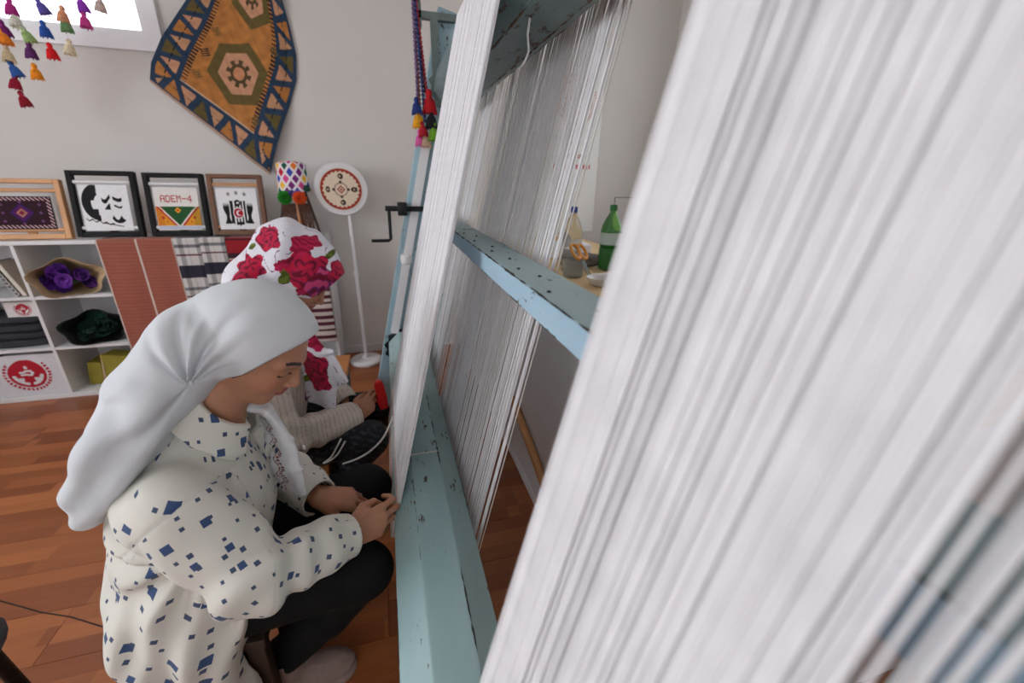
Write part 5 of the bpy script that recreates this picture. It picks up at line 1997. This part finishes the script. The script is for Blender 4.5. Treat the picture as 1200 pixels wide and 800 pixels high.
def boot_fn(A_, fwd):
    fwd = unit(fwd)
    sd = np.cross(V3(0, 0, 1), fwd)
    base = V3(A_[0], A_[1], 0)
    def f(P):
        q = (P - base) @ np.stack([fwd, sd, V3(0, 0, 1)]).T
        d = chain_(q, [V3(-0.01, 0, 0.16), V3(-0.005, 0, 0.08)], [0.060, 0.052])
        d = smin(d, ell_(q, (0.0, 0, 0.045), (0.062, 0.042, 0.055)), 0.03)
        d = smin(d, ell_(q, (0.09, 0, 0.036), (0.085, 0.044, 0.040)), 0.03)
        d = smax(d, q[:, 2] - 0.150 - 0.02 * q[:, 0] / 0.06, 0.004)
        d = smax(d, -chain_(q, [V3(-0.01, 0, 0.2), V3(-0.005, 0, 0.10)], [0.054, 0.044]), 0.003)
        d = smax(d, 0.012 - q[:, 2], 0.003)
        lace = 0.0025 * np.sin(q[:, 2] * 190) * ((q[:, 0] > 0.02) & (np.abs(q[:, 1]) < 0.02))
        sole = np.maximum(np.hypot(np.maximum(np.abs(q[:, 0] - 0.045) - 0.088, 0), np.abs(q[:, 1])) - 0.046, np.abs(q[:, 2] - 0.012) - 0.011)
        return np.minimum(d - lace, sole)
    return f


for A_, fw in ((RA, V3(1, 0.05, 0)), (LA, V3(1, 0.05, 0))):
    sdf_obj('boot', boot_fn(A_, fw), (A_[0] - 0.09, A_[1] - 0.09, -0.004), (A_[0] + 0.21, A_[1] + 0.09, 0.20), 0.004, M['boot'], p1)


# ================================================================== weaver in the flowered scarf
H2 = Head((-0.305, 1.545, 1.035), math.radians(42), math.radians(-8), 0.0, 1.0)
RW2, RD2 = V3(-0.186, 1.505, 0.487), V3(0.70, 0.55, 0.35)
rh2 = hand_parts(RW2, RD2, (-0.5, 0.1, 0.86), True, [(0.55, 1.1, 0.7), (0.65, 1.2, 0.7), (0.75, 1.2, 0.7), (0.8, 1.2, 0.6)],
                 [(0.022, 0.020, -0.010), (0.055, 0.040, -0.022), (0.085, 0.034, -0.040), (0.102, 0.018, -0.050)], 0.6, 0.95)
LW2, LD2 = V3(-0.235, 1.66, 0.470), V3(0.60, -0.35, -0.60)
lh2 = hand_parts(LW2, LD2, (-0.2, -0.95, 0.1), False, [(0.45, 0.6, 0.4)] * 4,
                 [(0.022, 0.022, -0.008), (0.052, 0.046, -0.020), (0.082, 0.052, -0.034), (0.104, 0.046, -0.046)], 0.7, 0.95)
RS2, RE2 = V3(-0.455, 1.395, 0.755), V3(-0.385, 1.340, 0.530)
LS2, LE2 = V3(-0.425, 1.690, 0.755), V3(-0.335, 1.775, 0.560)
NB2 = V3(-0.420, 1.540, 0.860)


def body2(P):
    d = local_only(P, H2.sdf, H2.c, 0.15)
    d = smin(d, chain_(P, [H2.world((-0.028, 0, -0.05)), NB2], [0.050, 0.060]), 0.02)
    d = smin(d, chain_(P, [NB2, V3(-0.48, 1.53, 0.66), V3(-0.54, 1.52, 0.46)], [0.055, 0.07, 0.07]), 0.03)
    for S_, E_, W_, D_ in ((RS2, RE2, RW2, RD2), (LS2, LE2, LW2, LD2)):
        d = smin(d, chain_(P, [NB2 + V3(-0.02, 0, -0.06), S_, E_], [0.04, 0.045, 0.036]), 0.02)
        d = smin(d, chain_(P, [E_, E_ * 0.6 + W_ * 0.4, W_, W_ + 0.02 * unit(D_)], [0.036, 0.036, 0.0265, 0.024]), 0.015)
    d = smin(d, local_only(P, lambda q: hand_sdf(q, rh2), RW2 + 0.08 * unit(RD2), 0.13), 0.010)
    d = smin(d, local_only(P, lambda q: hand_sdf(q, lh2), LW2 + 0.08 * unit(LD2), 0.13), 0.010)
    return d


p2 = sdf_obj('person', body2, (-0.66, 1.24, 0.34), (0.03, 1.86, 1.18), 0.0028, M['skin'], None, lambda P: H2.dye(P, SKIN * 0.92, LIP, HAIR, DARK, None))
tag(p2, 'person in white headscarf printed with red roses beating the weft with a comb', 'person')


def edge2(q):
    s = (q[:, 2] + 0.10) / 0.19
    e = (q[:, 0] - 0.062) * 0.93 - (q[:, 2] + 0.02) * 0.36
    return e - 0.012 * np.clip(1 - (2 * s - 1) ** 2, -1, 1)


def scarf2(P):
    q = H2.loc(P)
    e = ell_(q, (-0.018, 0, 0.040), (0.136, 0.108, 0.116))
    e = smin(e, ell_(q, (0.075, 0, 0.075), (0.060, 0.050, 0.030)), 0.03)
    e = smin(e, ell_(q, (-0.09, 0, 0.06), (0.09, 0.09, 0.085)), 0.04)
    fold = 0.006 * np.sin(q[:, 0] * 55 + q[:, 2] * 18 + q[:, 1] * 20) * np.clip((-q[:, 0] + 0.03) / 0.08, 0, 1) + 0.003 * vnoise(P, 40, 21)
    e = e - fold
    shell = smax(e, -(e + 0.008), 0.003)
    d = smax(shell, edge2(q), 0.004)
    pts = [V3(-0.375, 1.55, 1.09), V3(-0.445, 1.545, 1.02), V3(-0.515, 1.535, 0.90), V3(-0.575, 1.53, 0.78)]
    dr = ribbon_(P, pts, [V3(0, 1, 0)] * 4, [0.09, 0.115, 0.13, 0.13], [0.075, 0.078, 0.06, 0.03], 2.3)
    dr = dr - 0.006 * np.sin(P[:, 1] * 60 + P[:, 2] * 10)
    d = smin(d, dr, 0.02)
    # folds drawn round the chin and hanging over the chest
    pts = [H2.world((0.02, -0.062, -0.055)), V3(-0.315, 1.475, 0.865), V3(-0.285, 1.475, 0.78), V3(-0.272, 1.485, 0.67), V3(-0.300, 1.49, 0.575)]
    fr = ribbon_(P, pts, [V3(0.3, -1, 0), V3(0.75, -0.66, 0), V3(0.8, -0.6, 0), V3(0.85, -0.5, 0), V3(0.85, -0.5, 0)], [0.03, 0.055, 0.075, 0.085, 0.06], [0.014, 0.018, 0.020, 0.018, 0.012], 2.4)
    fr = fr - 0.004 * np.sin(P[:, 0] * 70 + P[:, 2] * 12)
    return smin(d, fr, 0.015)


def rose_dye(P):
    c = np.empty((len(P), 3), np.float32)
    c[:] = A(224, 222, 230)
    n1, n2 = vnoise(P, 160, 31), vnoise(P, 300, 32)
    G, CR, MG, PU, PK, RD_ = A(104, 118, 34), A(150, 12, 52), A(186, 26, 78), A(110, 36, 96), A(206, 70, 120), A(196, 20, 60)
    tw = (np.abs(vnoise(P, 70, 40)) < 0.035) & (n1 > 0.1)
    c[tw] = A(120, 70, 110)
    fl = [((340, 312), 1.44, 0.040, 'leaf'), ((334, 327), 1.44, 0.035, 'leaf'), ((391, 296), 1.47, 0.034, 'leaf'), ((288, 292), 1.43, 0.036, 'leaf'), ((345, 400), 1.44, 0.04, 'leaf'), ((356, 452), 1.44, 0.045, 'leaf'),
          ((358, 316), 1.44, 0.062, 'rose'), ((384, 333), 1.45, 0.051, 'lilac'), ((369, 343), 1.44, 0.040, 'lilac'), ((398, 318), 1.50, 0.038, 'rose'), ((290, 313), 1.43, 0.044, 'rose'), ((287, 334), 1.43, 0.040, 'rose'),
          ((311, 279), 1.46, 0.040, 'rose'), ((353, 287), 1.48, 0.032, 'bud'), ((367, 285), 1.50, 0.025, 'bud'), ((326, 314), 1.43, 0.016, 'bud'), ((331, 310), 1.43, 0.014, 'bud'), ((322, 267), 1.52, 0.016, 'bud'),
          ((352, 345), 1.44, 0.020, 'bud'), ((366, 430), 1.45, 0.056, 'rose'), ((372, 448), 1.45, 0.044, 'rose'), ((355, 466), 1.45, 0.029, 'rose'), ((372, 400), 1.45, 0.032, 'bud'), ((300, 350), 1.43, 0.027, 'bud')]
    for px_, Yp, r, kind in fl:
        p = np.array(unproj_y(px_[0], px_[1], Yp), np.float32)
        v = P - p
        v[:, 1] *= 0.6
        dist = np.linalg.norm(v, axis=1)
        an = np.arctan2(v[:, 2], v[:, 0])
        k = dist / r
        if kind == 'leaf':
            m = np.hypot(v[:, 0] * 0.8 + v[:, 2] * 0.6, (v[:, 0] * -0.6 + v[:, 2] * 0.8) * 2.0) + 0.6 * np.abs(v[:, 1]) < r
            c[m] = np.where((n2[m] > 0.1)[:, None], G, G * 0.55)
            continue
        edge = 1 + 0.13 * np.sin(an * 5 + r * 100) + 0.10 * n1
        m = k < edge
        ring = 0.75 * np.sin(k * 12 + 1.6 * np.sin(an * 4 + k * 5) + n1 * 1.5) + 0.5 * n2
        if kind == 'rose':
            col = np.where((ring > 0.35)[:, None], RD_, np.where((ring > -0.45)[:, None], MG * 0.8, CR * 0.55))
        elif kind == 'lilac':
            col = np.where((n2 > 0.25)[:, None], PK, np.where((n2 > -0.2)[:, None], PU, CR * 0.6))
        else:
            col = np.where((n2 > 0)[:, None], MG, CR)
        c[m] = col[m]
    return c


sdf_obj('headscarf', scarf2, (-0.72, 1.38, 0.54), (-0.10, 1.72, 1.25), 0.0028, M['dye'], p2, rose_dye)
CUFF_R2, CUFF_L2 = RW2 - 0.002 * unit(RW2 - RE2), LW2


def shirt2(P):
    d = ell_(P, (-0.475, 1.535, 0.640), (0.140, 0.175, 0.190))
    d = smin(d, cap_(P, (-0.462, 1.41, 0.755), (-0.440, 1.675, 0.755), 0.066, 0.066), 0.06)
    d = smin(d, ell_(P, (-0.530, 1.525, 0.450), (0.150, 0.180, 0.170)), 0.06)
    d = d - 0.004 * vnoise(P, 30, 15)
    for S_, E_, W_, sd_ in ((RS2, RE2, CUFF_R2, 0.8), (LS2, LE2, CUFF_L2, 2.0)):
        sl = chain_(P, [S_, E_, W_], [0.072, 0.066, 0.052], 0.02) - sleeve_fold(P, S_, E_, W_, sd_)
        t = unit(W_ - E_)
        s = (P - W_) @ t
        cuff = smax(np.maximum(cap_(P, W_ - 0.05 * t, W_ + 0.01 * t, 0.0545, 0.052), s - 0.006), -(s + 0.055), 0.002)
        sl = np.minimum(smax(sl, s - 0.002, 0.003), cuff)
        sl = smax(sl, -cap_(P, W_ - 0.055 * t, W_ + 0.06 * t, 0.045, 0.046), 0.003)
        d = smin(d, sl, 0.02)
    return smax(d, 0.347 - P[:, 2], 0.004)


def shirt2_dye(P):
    c = np.empty((len(P), 3), np.float32)
    c[:] = A(206, 196, 184)
    u, v, r = limb_uv(P, RE2, RW2, (0, 0, 1))
    st = np.mod(v * 55, 1) < 0.16
    c[st] = A(176, 158, 146)
    st = np.mod(u * 4, 1) < 0.10
    c[st] *= 0.88
    return c


sdf_obj('shirt', shirt2, (-0.74, 1.22, 0.28), (-0.15, 1.88, 0.90), 0.0042, M['dye'], p2, shirt2_dye)
M['skirt'] = painted('speckled_wool_trousers', 0.95, 0.3)


def speck(P):
    n = vnoise(P, 260, 51) + 0.6 * vnoise(P, 480, 52)
    c = np.empty((len(P), 3), np.float32)
    c[:] = A(30, 31, 36)
    c[n > 0.45] = A(62, 62, 68)
    return c


RH2, RK2, RA2 = V3(-0.53, 1.43, 0.445), V3(-0.137, 1.455, 0.410), V3(-0.36, 1.46, 0.115)
LH2, LK2, LA2 = V3(-0.52, 1.62, 0.445), V3(-0.137, 1.70, 0.413), V3(-0.35, 1.69, 0.115)
sdf_obj('trousers', trousers_fn((-0.545, 1.525, 0.440), ((RH2, RK2, RA2), (LH2, LK2, LA2))), (-0.70, 1.30, 0.05), (-0.03, 1.80, 0.56), 0.0042, M['skirt'], p2, speck)
for A_ in (RA2, LA2):
    sdf_obj('boot', boot_fn(A_, V3(1, 0.02, 0)), (A_[0] - 0.09, A_[1] - 0.09, -0.004), (A_[0] + 0.21, A_[1] + 0.09, 0.20), 0.005, mat('black_leather', (30, 28, 28), 0.5), p2)

def smooth_path(p, n=6):
    p = [Vector(q) for q in p]
    out = []
    for i in range(len(p) - 1):
        a, b, c, d = p[max(i - 1, 0)], p[i], p[i + 1], p[min(i + 2, len(p) - 1)]
        for k in range(n):
            t = k / n
            out.append(0.5 * ((2 * b) + (c - a) * t + (2 * a - 5 * b + 4 * c - d) * t * t + (3 * b - a - 3 * c + d) * t ** 3))
    return out + [p[-1]]


# ---- beating comb in the second weaver's hand, loose weft yarn
cmb = empty('weaving_comb', (-0.081, 1.625, 0.44), 0, 'red handled weaving comb with black tines held against the warp', 'comb')
MB().prism([(-0.016, 0.0), (0.016, 0.0), (0.021, 0.04), (0.019, 0.12), (0.012, 0.145), (-0.012, 0.145), (-0.019, 0.12), (-0.021, 0.04)], 'y', -0.011, 0.011).build('handle', mat('red_plastic', (214, 30, 34), 0.35, 0.05), cmb)
bevel_obj([o for o in bpy.data.objects if o.parent == cmb][0], 0.005)
MB().box(-0.022, 0.022, -0.014, 0.014, -0.045, 0.004, 0, 0.003).build('comb_head', M['black_iron'], cmb)
for k in range(7):
    MB().box(-0.021 + k * 0.0063, -0.018 + k * 0.0063, -0.010, 0.010, -0.10, -0.044).build('tine', M['black_iron'], cmb)
cmb.rotation_euler = (0.12, -0.12, 0.3)
hook = MB().tube(smooth_path([(-0.041, 1.424, 0.512), (-0.070, 1.402, 0.463), (-0.097, 1.3925, 0.430), (-0.140, 1.3805, 0.400), (-0.185, 1.3855, 0.375), (-0.237, 1.402, 0.352)]), 0.0035, 8).build('weft_yarn', M['warp_grey'], smooth=True)
tag(hook, 'loose white weft yarn looping from the warp to the lap', 'yarn')
y2 = MB().tube(smooth_path([(-0.227, 1.390, 0.470), (-0.243, 1.373, 0.447), (-0.267, 1.368, 0.411), (-0.296, 1.375, 0.386), (-0.270, 1.370, 0.398), (-0.243, 1.370, 0.420), (-0.214, 1.384, 0.460)]), 0.003, 8).build('weft_yarn', M['warp_grey'], smooth=True)
tag(y2, 'short doubled strand of white yarn lying on the speckled trousers', 'yarn')
